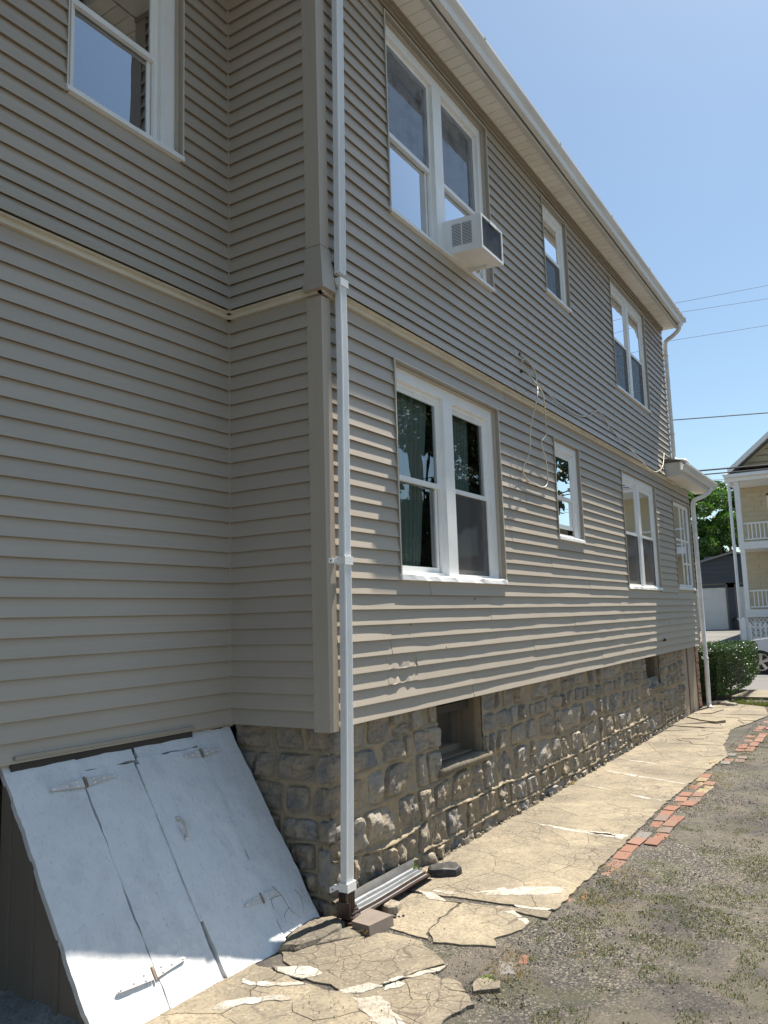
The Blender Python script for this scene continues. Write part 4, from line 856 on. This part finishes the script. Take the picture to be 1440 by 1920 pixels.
lump('stone',[(.13,.3),(.2,.27),(.25,.33),(.22,.4),(.14,.39)],.06,'loose_stone','rounded grey stone wedged beneath the trough','stone',5,z0=0)
lump('asphalt_chunk',[(.05,1.03),(.09,.98),(.18,1.0),(.26,1.06),(.27,1.14),(.2,1.2),(.11,1.19),(.05,1.12)],.055,'black_rubber','black asphalt chunk lying on the walk beside the stone wall','chunk',6,z0=.012,amp=.02)
for k,(x,y,s) in enumerate(((.2,.24,.012),(.23,.26,.009),(.26,.24,.012),(.24,.29,.01),(.28,.27,.008),(.22,.22,.01),(.3,.3,.009))):
    lump('asphalt_crumb',[(x-s,y-s),(x+s,y-s*.8),(x+s*.8,y+s),(x-s,y+s*.7)],s*1.3,'black_rubber',('largest','second','third','fourth','fifth','sixth','smallest')[k]+' black asphalt crumb beside the brown paver','crumb',k,z0=.006,group='asphalt crumbs by the paver',amp=.003)
def weed(x,y,z,n,h,mat,label,spread=.05,lw=.014):
    r=random.Random(int(x*1000)); b=B()
    for i in range(n):
        a=r.uniform(0,6.28); hh=h*r.uniform(.4,1); d=spread*r.uniform(.2,1); p=[np.array((x,y,z)),np.array((x+d*.5*math.cos(a),y+d*.5*math.sin(a),z+hh*.7)),np.array((x+d*math.cos(a),y+d*math.sin(a),z+hh))]
        w=np.array((-math.sin(a),math.cos(a),.2))*lw*r.uniform(.5,1)
        b.add([p[0],p[1]-w,p[2],p[1]+w],[(0,1,2,3)])
    return b.mk('weed',mat,label=label,cat='weed')
weed(-.02,.96,.03,26,.07,'weed_leaf','bright green weed sprouting at the trough end'); weed(-.05,.88,.03,14,.05,'weed_leaf','smaller green weed against the wall behind the trough')
weed(.05,1.02,.012,40,.03,'dry_leaf','dry brown grass tuft between trough and asphalt chunk',.09,.004); weed(.27,-.05,.015,30,.04,'dry_leaf','dry grass tuft at the front foot of the paver',.08,.0035)
weed(1.08,-.22,-.01,30,.035,'weed_leaf','low green weed between concrete fragments near the brick chunk',.07,.008)
weed(1.02,5.9,-.01,30,.05,'dry_leaf','yellow grass tuft at the pointed slab corner',.12,.006)
weed(-.04,4.2,.01,30,.04,'dry_leaf','dry weed in the wall crack midway along the walk',.08,.006)
b=B()
for pts in ([(-.1,-.2,.08),(-.12,-.27,.13),(-.16,-.3,.21),(-.2,-.34,.27)],[(-.13,-.28,.15),(-.12,-.33,.13),(-.1,-.34,.09)],[(-.16,-.31,.22),(-.17,-.38,.22),(-.14,-.4,.18)],[(-.1,-.18,.09),(-.14,-.16,.17),(-.15,-.2,.22)]): b.tube([np.array(p)+DN*.035 for p in smoothpath(pts,3)],.0017,5)
b.mk('twig','old_wood',label='dry bent twig leaning on the right edge of the hatch',cat='twig')
# ================================================ AIR CONDITIONER
ac=empty('air_conditioner',(.16,2.05,4.82),label='white window air conditioner with dark rear grille jutting from upper double window',cat='air conditioner')
y0,y1,zb,zt=1.85,2.285,4.845,5.15; tl=.06
def acp(x,y,z): return (x,y,z-tl*(x-.03))
def acbox(b,a,c): b.hexa([acp(x,y,z) for z in (a[2],c[2]) for x,y in ((a[0],a[1]),(c[0],a[1]),(c[0],c[1]),(a[0],c[1]))])
b=B(); acbox(b,(-.08,y0,zt-.006),(.32,y1,zt)); acbox(b,(-.08,y0,zb),(.32,y1,zb+.012)); acbox(b,(-.08,y1-.006,zb+.012),(.32,y1,zt-.006)); acbox(b,(-.08,y0,zb+.012),(.045,y0+.006,zt-.006)); acbox(b,(.235,y0,zb+.012),(.318,y0+.006,zt-.006)); acbox(b,(.045,y0,zt-.045),(.235,y0+.006,zt-.006)); acbox(b,(.045,y0,zb+.012),(.235,y0+.006,zb+.06)); acbox(b,(.134,y0,zb+.06),(.142,y0+.006,zt-.045)); b.mk('case','white_metal',ac)
for k in range(17):
    z=zb+.064+k*.0132
    for x0,x1 in ((.045,.134),(.142,.235)): b=B(); b.hexa([acp(x0,y0-.001,z),acp(x1,y0-.001,z),acp(x1,y0+.010,z+.006),acp(x0,y0+.010,z+.006),acp(x0,y0-.001,z+.006),acp(x1,y0-.001,z+.006),acp(x1,y0+.010,z+.0115),acp(x0,y0+.010,z+.0115)]); b.mk('louvre','white_metal',ac)
b=B(); acbox(b,(.02,y0+.014,zb+.02),(.29,y1-.01,zt-.01)); b.mk('coil_core','ac_fin',ac)
b=B(); acbox(b,(.3,y0+.02,zb+.02),(.314,y1-.02,zt-.02)); b.mk('rear_grille','ac_fin',ac)
b=B()
for k in range(30): y=y0+.025+k*(y1-y0-.05)/29; acbox(b,(.314,y,zb+.022),(.3165,y+.004,zt-.022))
b.mk('condenser_fin','ac_fin',ac,kind='stuff')
b=B(); acbox(b,(.30,y0-.002,zb-.002),(.326,y0+.018,zt)); acbox(b,(.30,y1-.018,zb-.002),(.326,y1+.002,zt)); acbox(b,(.30,y0+.018,zt-.016),(.326,y1-.018,zt+.002)); acbox(b,(.30,y0+.018,zb-.002),(.326,y1-.018,zb+.022)); acbox(b,(.326,y0+.17,zt-.03),(.332,y0+.3,zt+.001)); b.mk('rear_frame','white_metal',ac)
b=B(); acbox(b,(.06,2.28,zb-.02),(.1,2.3,zb)); acbox(b,(.02,2.2,zb-.03),(.2,2.215,zb-.001)); b.mk('support_bracket','white_metal',ac)
B().box((-.05,y1,4.87),(-.045,2.58,5.16)).mk('side_curtain','white_vinyl',ac)
# ================================================ CABLES ON THE WALL
def cable(name,pts,r,label,mat='cable_white'): return B().tube(smoothpath(pts,6),r,6,side=(1,0,0)).mk(name,mat,smooth=True,label=label,cat='cable')
x=.032
cable('cable',[(x,3.33,4.27),(x,3.36,4.31),(x+.01,3.45,4.325),(x+.02,3.63,4.25),(x+.03,3.62,4.12),(x+.11,3.44,3.99),(x+.12,3.36,3.86),(x+.05,3.345,3.6),(x+.02,3.34,3.34),(x,3.2,3.16),(x,3.29,3.08),(x,3.48,3.05),(x,3.75,3.05),(x,3.87,3.14),(x+.01,3.82,3.35),(x+.01,3.72,3.51),(x+.02,3.85,3.62),(x+.03,3.83,3.74),(x+.08,3.69,3.88),(x+.13,3.5,3.98),(x+.08,3.38,4.1),(x+.02,3.33,4.2)],.0066,'loose cream cable looped low over the belt and ground floor siding')
cable('cable',[(.02,3.34,4.355),(x,3.6,4.3),(x,3.77,4.15),(x+.02,4.2,4.07),(x+.02,4.66,4.04),(x+.02,5.0,4.06),(x+.02,5.34,4.12),(x,5.865,4.295),(x,6.4,4.14),(x+.06,6.93,3.995),(x+.1,7.4,3.88),(x+.08,7.87,3.83),(x+.08,8.3,3.84),(x+.08,8.71,3.95),(x+.03,9.1,4.1),(x,9.35,4.31)],.0066,'long cream cable sagging along the skirt towards the porch roof')
B().box((.014,3.31,4.345),(.024,3.335,4.37)).box((.014,3.33,4.17),(.03,3.35,4.2)).mk('cable_clip','black_rubber',label='small black cable clips beside the cable loop',cat='cable clip')
B().tube([(.0,8.42,1.32),(.05,8.42,1.31)],.022,10).mk('vent_stub','black_rubber',house,label='small black pipe stub through the siding')
for (y,z) in ((1.0,1.72),(1.5,1.53),(2.05,1.9),(6.7,1.2)): B().tube([(.006,y,z),(.022,y,z+.001)],.006,6).mk('siding_nail','rust',house)
# ================================================ BEYOND THE HOUSE
def leafcloud(name,centers,mat,size,parent=None,smin=.5,**k):
    c=np.array(centers); n=len(c); a=rng.normal(size=(n,3)); a/=np.linalg.norm(a,axis=1)[:,None]; b_=rng.normal(size=(n,3)); b_-=a*np.sum(a*b_,1)[:,None]; b_/=np.linalg.norm(b_,axis=1)[:,None]
    s=(size*(smin+(1-smin)*rng.random(n)))[:,None]; V=np.stack([c-a*s,c-b_*s*.45,c+a*s,c+b_*s*.45],1).reshape(-1,3); F=np.arange(4*n).reshape(-1,4)
    return mk(name,V,F,mat,parent,**k)
# hedge
hx0,hx1,hy0,hy1,hz=-1.9,.45,12.1,14.95,1.04
hedge=empty('hedge',(-.6,13.3,0),label='clipped boxy green hedge beyond the far downspout',cat='hedge')
N=24000; P=rng.random((N,3)); fc=rng.integers(0,5,N); sh=np.abs(rng.normal(0,.045,N)); u=P[:,0];v=P[:,1]; X_=hx0+(hx1-hx0)*u; Y2=hy0+(hy1-hy0)*v; Z2=.12+(hz-.12)*rng.random(N)
X_=np.where(fc==0,hx1-sh,np.where(fc==1,hx0+sh,X_)); Y2=np.where(fc>=3,np.where(fc==3,hy0+sh,hy0+(hy1-hy0)*v),Y2); Z2=np.where(fc==2,hz-sh,Z2); top=(fc==2)
Y2=np.where(fc==4,hy0+sh,Y2)
und=np.clip((.4-Z2)/.4,0,1); X_=X_-.18*und*1.6*(X_>-.5); Y2=Y2+.15*und*(Y2<13)
rr=np.maximum(0,Z2-(hz-.12)); X_=np.where(X_>0,X_-rr*.4,X_)
w=.05*fbm(X_*3+Y2*2,Z2*3,6); X_=X_+w*(fc<2); Y2=Y2+w*(fc>=3); Z2=Z2+w*.6*top
X_=np.where(X_>0,X_-.22*np.clip((13.1-Y2)/1.0,0,1)*np.clip(X_/.5,0,1),X_)
leafcloud('foliage',np.stack([X_,Y2,Z2],1),'hedge_leaf',.026,hedge)
B().hexa([(hx0+.1,hy0+.28,.18),(hx1-.45,hy0+.28,.18),(hx1-.3,hy1-.1,.18),(hx0+.1,hy1-.1,.18),(hx0+.1,hy0+.1,hz-.1),(hx1-.36,hy0+.12,hz-.1),(hx1-.1,hy1-.1,hz-.1),(hx0+.1,hy1-.1,hz-.1)]).mk('dark_core','fir_leaf',hedge)  # solid dark core; its colour stands in for shade inside the hedge
b=B()
for k in range(7): x_=-1.5+k*.27; b.tube([(x_,13,-.05),(x_+rng.normal(0,.1),12.9,.5)],.025,6)
b.mk('stem','old_wood',hedge)
for k,(x_,y_,s,lb) in enumerate(((.03,11.75,.09,'pale round stone beside the far downspout foot'),(.13,11.9,.11,'dark flat stone at the left foot of the hedge'),(.24,11.72,.09,'long grey stone in front of the hedge'),(.36,11.62,.1,'light wedge stone at the right end of the stones'))):
    lump('stone',[(x_-s,y_-s*.6),(x_+s*.6,y_-s*.8),(x_+s,y_+s*.3),(x_+s*.2,y_+s*.8),(x_-s*.9,y_+s*.6)],.09,'loose_stone',lb,'stone',k+20,z0=-.02)
# parked car
car=empty('parked_car',(1.1,21.0,-.07),label='silver white car parked across the street behind the hedge',cat='car')
def carbody():
    # side profile (x from front), extruded with tumblehome; front points -X
    X0=-1.12; prof=[(0,.28),(-.02,.5),(.06,.66),(.3,.80),(.62,.885),(1.15,.95),(1.75,1.36),(2.15,1.47),(3.3,1.47),(4.1,1.28),(4.35,.98),(4.42,.6),(4.4,.3)]
    bot=[(4.0,.22),(3.85,.5),(3.6,.6),(3.35,.5),(3.2,.22),(1.35,.22),(1.28,.46),(1.12,.585),(.92,.62),(.72,.585),(.56,.46),(.5,.22)]
    P=prof+bot; V=[]
    for y,ins in ((20.2,0),(21.9,0)):
        for x_,z in P: t=max(0,z-.95)*.35; V.append((X0+x_,y+(t if y<21 else -t),z-.07))
    n=len(P); F=[(i,(i+1)%n,n+(i+1)%n,n+i) for i in range(n)]; return V,F,n
V,F,n=carbody(); import bmesh
from mathutils.geometry import tessellate_polygon
tri=tessellate_polygon([[Vector((V[i][0],V[i][2],0)) for i in range(n)]]); F=F+[tuple(t) for t in tri]+[tuple(n+i for i in t[::-1]) for t in tri]
body=mk('body',V,F,'car_silver',car)
B().add([(.15,20.17,.93),(2.9,20.17,.93),(2.75,20.27,1.3),(.75,20.27,1.3)],[(0,1,2,3)]).mk('side_window','wire_black',car)
def wheel(cx,cy,cz,sgn):
    b=B(); n=28; R0,R1=.335,.235; V=[];F=[]
    for r_,dy in ((R1,-.0),(R0-.02,-.01),(R0,.03),(R0,.19),(R1,.2)):
        for k in range(n): a=6.2832*k/n; V.append((cx+r_*math.cos(a),cy+sgn*dy,cz+r_*math.sin(a)))
    for q in range(4):
        for k in range(n): F.append((q*n+k,q*n+(k+1)%n,(q+1)*n+(k+1)%n,(q+1)*n+k))
    w=mk('wheel',V,F,'tyre',car); b=B()
    for k in range(5):
        a=6.2832*k/5+.3; 
        for da in (-.16,.16):
            u=np.array((math.cos(a+da*.5),0,math.sin(a+da*.5)));u2_=np.array((math.cos(a+da),0,math.sin(a+da))); t=np.array((-math.sin(a),0,math.cos(a))); c=np.array((cx,cy+.02*sgn,cz)); 
        b.add([c+np.array((math.cos(a)*.04,0,math.sin(a)*.04))-t*.03,c+np.array((math.cos(a)*.22,0,math.sin(a)*.22))-t*.05,c+np.array((math.cos(a)*.22,0,math.sin(a)*.22))+t*.05,c+np.array((math.cos(a)*.04,0,math.sin(a)*.04))+t*.03],[(0,1,2,3)])
    m=24; ring=[];
    for r_ in (.21,.24): ring+= [(cx+r_*math.cos(6.2832*k/m),cy+.012*sgn,cz+r_*math.sin(6.2832*k/m)) for k in range(m)]
    b.add(ring,[(k,(k+1)%m,m+(k+1)%m,m+k) for k in range(m)]); b.add([(cx+.05*math.cos(6.2832*k/12),cy+.015*sgn,cz+.05*math.sin(6.2832*k/12)) for k in range(12)],[tuple(range(12))]); b.mk('rim','chrome',w)
    B().add([(cx+.3*math.cos(6.2832*k/20),cy+.08*sgn,cz+.3*math.sin(6.2832*k/20)) for k in range(20)],[tuple(range(20))]).mk('brake_disc','wire_black',w)
for cx,cy,sg in ((-.2,20.2,1),(2.45,20.2,1),(-.2,21.9,-1),(2.45,21.9,-1)): wheel(cx,cy,.25,sg)
B().box((-1.1,20.2,.5),(-.9,20.55,.62)).mk('headlight','chrome',car)
# house across the street
nb=empty('neighbour_house',(3,32,.4),label='cream shingled house with two tier white porch across the street',cat='house')
Y0=30.0; 
wl=B().box((-2.05,32.0,.4),(8,42,7.2)).mk('wall','cream_shingle',nb,label='cream shingle wall behind the porches')
sh=B(); 
for k in range(30):
    z=.9+k*.2; x_=-2.05+(.3 if k%2 else 0)
    sh_=[]; 
    while x_<4.0: sh.box((x_+.004,31.975-.006*((k*7+int(x_*5))%3),z),(x_+.6-.004,31.999,z+.195)); x_+=.6
for k in range(26):
    z=.9+k*.2; y_=32.0+(.3 if k%2 else 0)
    while y_<36: sh.box((-2.07-.005*(k%2),y_+.004,z),(-2.051,y_+.596,z+.195)); y_+=.6
sh.mk('shingles','cream_shingle',nb,kind='stuff')
# gable and roofs
gb=B(); gb.add([(-1.62,30.3,7.32),(8.0,30.3,7.32),(3.2,30.3,11.2),(-1.62,42,7.32),(8.0,42,7.32),(3.2,42,11.2)],[(0,1,2),(3,5,4),(0,3,4,1)]); gb.mk('gable','cream_shingle',nb)
b=B()
for k in range(14): z=7.45+k*.25; b.box((-1.45+(z-7.3)*1.24,30.26,z),(3.2,30.29,z+.02))
b.mk('gable_courses','cheek_board',nb,kind='stuff')
b=B(); 
for (xa,xb) in ((-2.0,3.2),(8.4,3.2)):
    za,zb_=7.03,11.35; b.hexa([(xa,29.7,za),(xb,29.7,zb_),(xb,42.5,zb_),(xa,42.5,za),(xa,29.7,za+.12),(xb,29.7,zb_+.12),(xb,42.5,zb_+.12),(xa,42.5,za+.12)])
b.mk('roof','roof_grey',nb)
b=B(); b.hexa([(-2.0,29.62,6.98),(3.2,29.62,11.27),(3.2,29.7,11.27),(-2.0,29.7,6.98),(-2.0,29.62,7.2),(3.2,29.62,11.5),(3.2,29.7,11.5),(-2.0,29.7,7.2)]); b.mk('rake_board','white_vinyl',nb)
b=B(); b.hexa([(-2.2,29.6,6.95),(8,29.6,6.95),(8,31,7.3),(-1.9,31,7.3),(-2.2,29.6,7.0),(8,29.6,7.0),(8,31,7.36),(-1.9,31,7.36)]); b.mk('porch_roof','roof_grey',nb)
B().box((-2.15,29.68,6.7),(8,29.8,6.97)).box((-2.15,29.5,6.86),(8,29.67,6.98)).box((-2.12,29.8,6.69),(-2.0,32,6.97)).mk('porch_cornice','white_vinyl',nb)
B().box((-2.1,29.8,6.72),(8,32,6.75)).mk('porch_ceiling','cream_soffit',nb)
for z0,z1,dz in ((1.35,1.65,0),(4.0,4.28,0)): B().box((-1.85,29.8,z0),(8,32,z1)).mk('porch_deck','white_vinyl',nb)
for x_ in (-1.85,2.2,6.5):
    B().box((x_,29.82,4.28),(x_+.2,30.02,6.7)).mk('porch_post','white_vinyl',nb); B().box((x_+.03,29.85,1.65),(x_+.2,30.02,4.0)).mk('porch_post','white_vinyl',nb)
B().tube([(-1.98,29.75,6.9),(-2.03,29.85,6.5),(-2.03,29.88,.45)],.06,8,side=(0,1,0)).mk('downspout','white_metal',nb)
for zb_,nm in ((1.72,1),(4.36,2)):
    rl=B().box((-1.62,29.86,zb_+.62),(8,29.94,zb_+.68)).box((-1.62,29.88,zb_),(8,29.93,zb_+.05)).mk('railing','white_vinyl',nb)
    for k in range(30): xx=-1.5+k*.145; B().box((xx,29.885,zb_+.05),(xx+.04,29.925,zb_+.62)).mk('baluster','white_vinyl',rl)
b=B()
for k in range(46):
    for sgn in (1,-1):
        x_=-1.8+k*.14; zc=.85; p=np.array((x_,29.9 +(.01 if sgn>0 else 0),zc)); d=np.array((.35*sgn,0,.48)); t=np.array((.02,0,-.015*sgn)); b.add([p-d-t,p-d+t,p+d+t,p+d-t],[(0,1,2,3)])
b.mk('lattice','white_vinyl',nb,kind='stuff'); B().box((-1.85,29.86,.35),(-1.75,29.98,1.35)).mk('lattice_post','white_vinyl',nb)
nw=B().box((-.93,31.93,4.35),(-.8,31.98,6.4)).box((-.93,31.93,6.3),(.4,31.98,6.42)).box((.3,31.93,4.35),(.42,31.98,6.3)).mk('door','white_vinyl',nb); B().box((-.8,31.95,4.35),(.3,31.97,6.3)).mk('door_panel','window_glass',nw)
ch=B().box((-.95,30.6,1.66),(-.35,31.1,2.2)).box((-.9,31.0,2.2),(-.35,31.08,2.9)).mk('chair','blue_fabric',label='dark blue chair on the lower porch across the street',cat='chair')
# picket fence
fn=empty('picket_fence',(1,27.5,.45),label='white picket fence in front of the house across the street',cat='fence')
B().box((-1.68,27.44,.4),(-1.52,27.6,1.3)).add([(-1.68,27.44,1.3),(-1.52,27.44,1.3),(-1.52,27.6,1.3),(-1.68,27.6,1.3),(-1.6,27.52,1.4)],[(0,1,4),(1,2,4),(2,3,4),(3,0,4)]).mk('post','white_vinyl',fn)
B().box((-1.5,27.53,1.0),(6,27.57,1.07)).box((-1.5,27.53,.6),(6,27.57,.67)).mk('rail','white_vinyl',fn)
for k in range(46): x_=-1.42+k*.165; B().add([(x_,27.5,.45),(x_+.07,27.5,.45),(x_+.07,27.5,1.15),(x_+.035,27.5,1.22),(x_,27.5,1.15),(x_,27.525,.45),(x_+.07,27.525,.45),(x_+.07,27.525,1.15),(x_+.035,27.525,1.22),(x_,27.525,1.15)],[(0,1,2,3,4),(9,8,7,6,5),(0,5,6,1),(1,6,7,2),(2,7,8,3),(3,8,9,4),(4,9,5,0)]).mk('picket','white_vinyl',fn)
# garage
ga=empty('garage',(-5,42,.6),label='dark slate gabled garage with white roller doors behind the hedge',cat='garage')
holes=[(-7.0,-4.1,.5,2.93),(-3.58,-1.3,.5,2.93)]
FG=Fr((0,40,0),(1,0,0),(0,-1,0)); b=B()
for a0,a1,c0,c1 in cells(-7.6,-1.0,.4,3.75,holes): FG.box(b,a0,a1,-.15,0,c0,c1)
b.add([(-7.6,40,3.75),(-1.0,40,3.75),(-3.55,40,4.42),(-4.3,40,4.2)],[(0,1,2)]); b.box((-7.6,40.15,.4),(-7.45,48,3.75)).box((-1.1,40.15,.4),(-1.0,48,3.75)).box((-7.4,47.9,.4),(-1.1,48,3.75)); b.mk('wall','slate_garage',ga)
for k in range(16):
    z=.66+k*.235; xr0,xr1=-7.6,-1.0
    if z>3.72: t=(z-3.72)/.72; xr0=-7.6+t*4; xr1=-1.0-t*2.5
    for a0,a1,c0,c1 in cells(xr0,xr1,z,min(z+.225,4.35),[h for h in holes if h[2]<z<h[3]]): 
        bb=B(); FG.box(bb,a0,a1,.001,.03,z,z+.222); bb.mk('clapboard','slate_garage',ga)
b=B(); 
for xa,za,xb,zb_ in ((-7.95,3.42,-3.6,4.5),(-3.6,4.5,-.7,3.85)): b.hexa([(xa,39.7,za),(xb,39.7,zb_),(xb,48.2,zb_),(xa,48.2,za),(xa,39.7,za+.1),(xb,39.7,zb_+.1),(xb,48.2,zb_+.1),(xa,48.2,za+.1)])
b.mk('roof','roof_grey',ga)
for h in holes:
    rd=B().box((h[0],40.03,.62),(h[1],40.06,2.93)).mk('roller_door','white_metal',ga)
    b=B()
    for k in range(30): z=.64+k*.076; b.box((h[0]+.02,40.012,z),(h[1]-.02,40.029,z+.055))
    b.mk('slats','white_metal',rd,kind='stuff'); B().box((h[1],39.96,.6),(h[1]+.09,40,2.98)).box((h[0]-.09,39.96,.6),(h[0],40,2.98)).box((h[0]-.09,39.96,2.93),(h[1]+.09,40,3.0)).mk('door_trim','cheek_board',ga)
B().tube([(-3.85,39.6,.6),(-3.85,39.6,1.1)],.05,8).tube([(-3.85,39.6,1.1),(-3.72,39.5,1.25)],.07,8).mk('outdoor_lamp_post','wire_black',label='short dark post lamp between the garage doors',cat='lamp post')
# trees
def tree(x,y,h,r,n,mat,label,name='leafy_tree',leaf_=.16,seed=1,trunk=True,low=.2,cat='tree'):
    t=empty(name,(x,y,float(groundz(x,y))),label=label,cat=cat); rs=np.random.default_rng(seed); g0=float(groundz(x,y))
    lobes=[]; 
    for k in range(48): a=rs.random()*6.28; e=rs.random(); zz=low*h+(h*(1-low))*e; rad=r*math.sqrt(max(.03,1-((e-.42)/.62)**2))*rs.random()**.5; lobes.append((x+rad*math.cos(a),y+rad*math.sin(a),g0+zz,r*rs.uniform(.16,.34)))
    C=[]
    for (cx,cy,cz,cr) in lobes:
        m=int(n/48); d=rs.normal(size=(m,3)); d/=np.linalg.norm(d,axis=1)[:,None]; rr=cr*(.55+.5*rs.random(m)**.5)[:,None]; q=d*rr; q[:,2]*=.75; C.append(q+np.array((cx,cy,cz)))
    leafcloud('crown',np.concatenate(C),mat,leaf_,t)
    b=B(); b.sweep([(x,y,g0-.1),(x+.05,y,g0+h*.3),(x,y,g0+h*.7)],[(.2*math.cos(k),.2*math.sin(k)) for k in np.linspace(0,5.5,8)]); 
    for k in range(9): L=lobes[k*3]; b.tube([(x,y,g0+h*(.25+.04*k)),((x+L[0])/2,(y+L[1])/2,(g0+h*.3+L[2])/2+.3),L[:3]],.05,6)
    b.mk('trunk','pole_wood',t); return t
tree(-7.2,52,9.3,3.0,30000,'tree_leaf','broad light green tree behind the left half of the garage',seed=2)
tree(-4.6,54,8.8,2.6,26000,'tree_leaf','green tree behind the garage ridge next to the porch',seed=3)
tree(-5.6,51,6.4,2.6,18000,'tree_leaf','lower bushy green tree directly behind the garage roof',seed=5,low=.1)
tree(-11.5,55,8.5,3,7000,'tree_leaf','green tree behind the far left of the garage, hidden by the house',seed=6)
tree(-5.0,62,11.8,2.0,6000,'fir_leaf','dark conifer showing above the green trees',name='fir_tree',leaf_=.2,seed=4,low=.45)
tree(8.4,16.2,10.0,4.2,60000,'dark_leaf','leafy tree right of the drive, seen only mirrored in windows',seed=8,leaf_=.15,low=.02)
# wires and poles
def wire(p0,p1,r,label,sag=.5,group=None):
    P=[];p0=np.array(p0);p1=np.array(p1)
    for k in range(41): t=k/40; q=p0+(p1-p0)*t; P.append((q[0],q[1],q[2]-4*sag*t*(1-t)))
    return B().tube(P,r,5).mk('overhead_wire','wire_black',label=label,cat='wire',group=group)
def thru(xa,za,xb,zb_,y,r,label):
    sl=(zb_-za)/(xb-xa); L,Rr=-26,26
    # parabola through both points, slope matched, ends on the poles
    f=lambda x: za+sl*(x-xa)+.0012*(x-xa)*(x-xb)
    P=[(x,y,f(x)) for x in np.linspace(L,Rr,60)]; return B().tube(P,r,5).mk('overhead_wire','wire_black',label=label,cat='wire')
thru(-.458,8.563,1.405,8.493,14,.0045,'topmost thin wire crossing the sky beside the eave')
thru(-.339,8.322,1.38,8.204,14,.0045,'second thin wire from the top'); thru(-.73,7.727,1.331,7.628,14,.0045,'third thin wire, below the eave corner')
thru(-.774,5.917,1.17,5.762,14,.012,'single thick twisted wire in mid sky')
k_=(22-CAM[1])/(14-CAM[1]); sc=lambda x,z:(CAM[0]+(x-CAM[0])*k_,CAM[2]+(z-CAM[2])*k_)
for (p,q,r_,lb) in (((-.231,4.712),(1.076,4.672),.026,'upper of the two thick black cables before the porch gable'),((-.182,4.62),(1.071,4.585),.02,'lower of the two thick black cables before the porch gable')):
    a_=sc(*p);b2=sc(*q); thru(a_[0],a_[1],b2[0],b2[1],22,r_,lb)
for (p,q,lb) in (((-.032,4.483),(.233,4.462),'faint distant wire just under the thick pair'),((-.03,4.40),(.233,4.385),'faintest lowest distant wire')):
    kk=(45-CAM[1])/(14-CAM[1]); s2=lambda x,z:(CAM[0]+(x-CAM[0])*kk,CAM[2]+(z-CAM[2])*kk); a_=s2(*p);b2=s2(*q); thru(a_[0],a_[1],b2[0],b2[1],45,.012,lb)
for x_,y_,lb in ((-26,14,'wooden utility pole far left on the near kerb'),(26,14,'wooden utility pole far right on the near kerb')):
    B().tube([(x_,y_,-.2),(x_,y_,10.5)],.15,10).box((x_-.05,y_-1,9.6),(x_+.05,y_+1,9.72)).mk('utility_pole','pole_wood',label=lb,cat='utility pole')
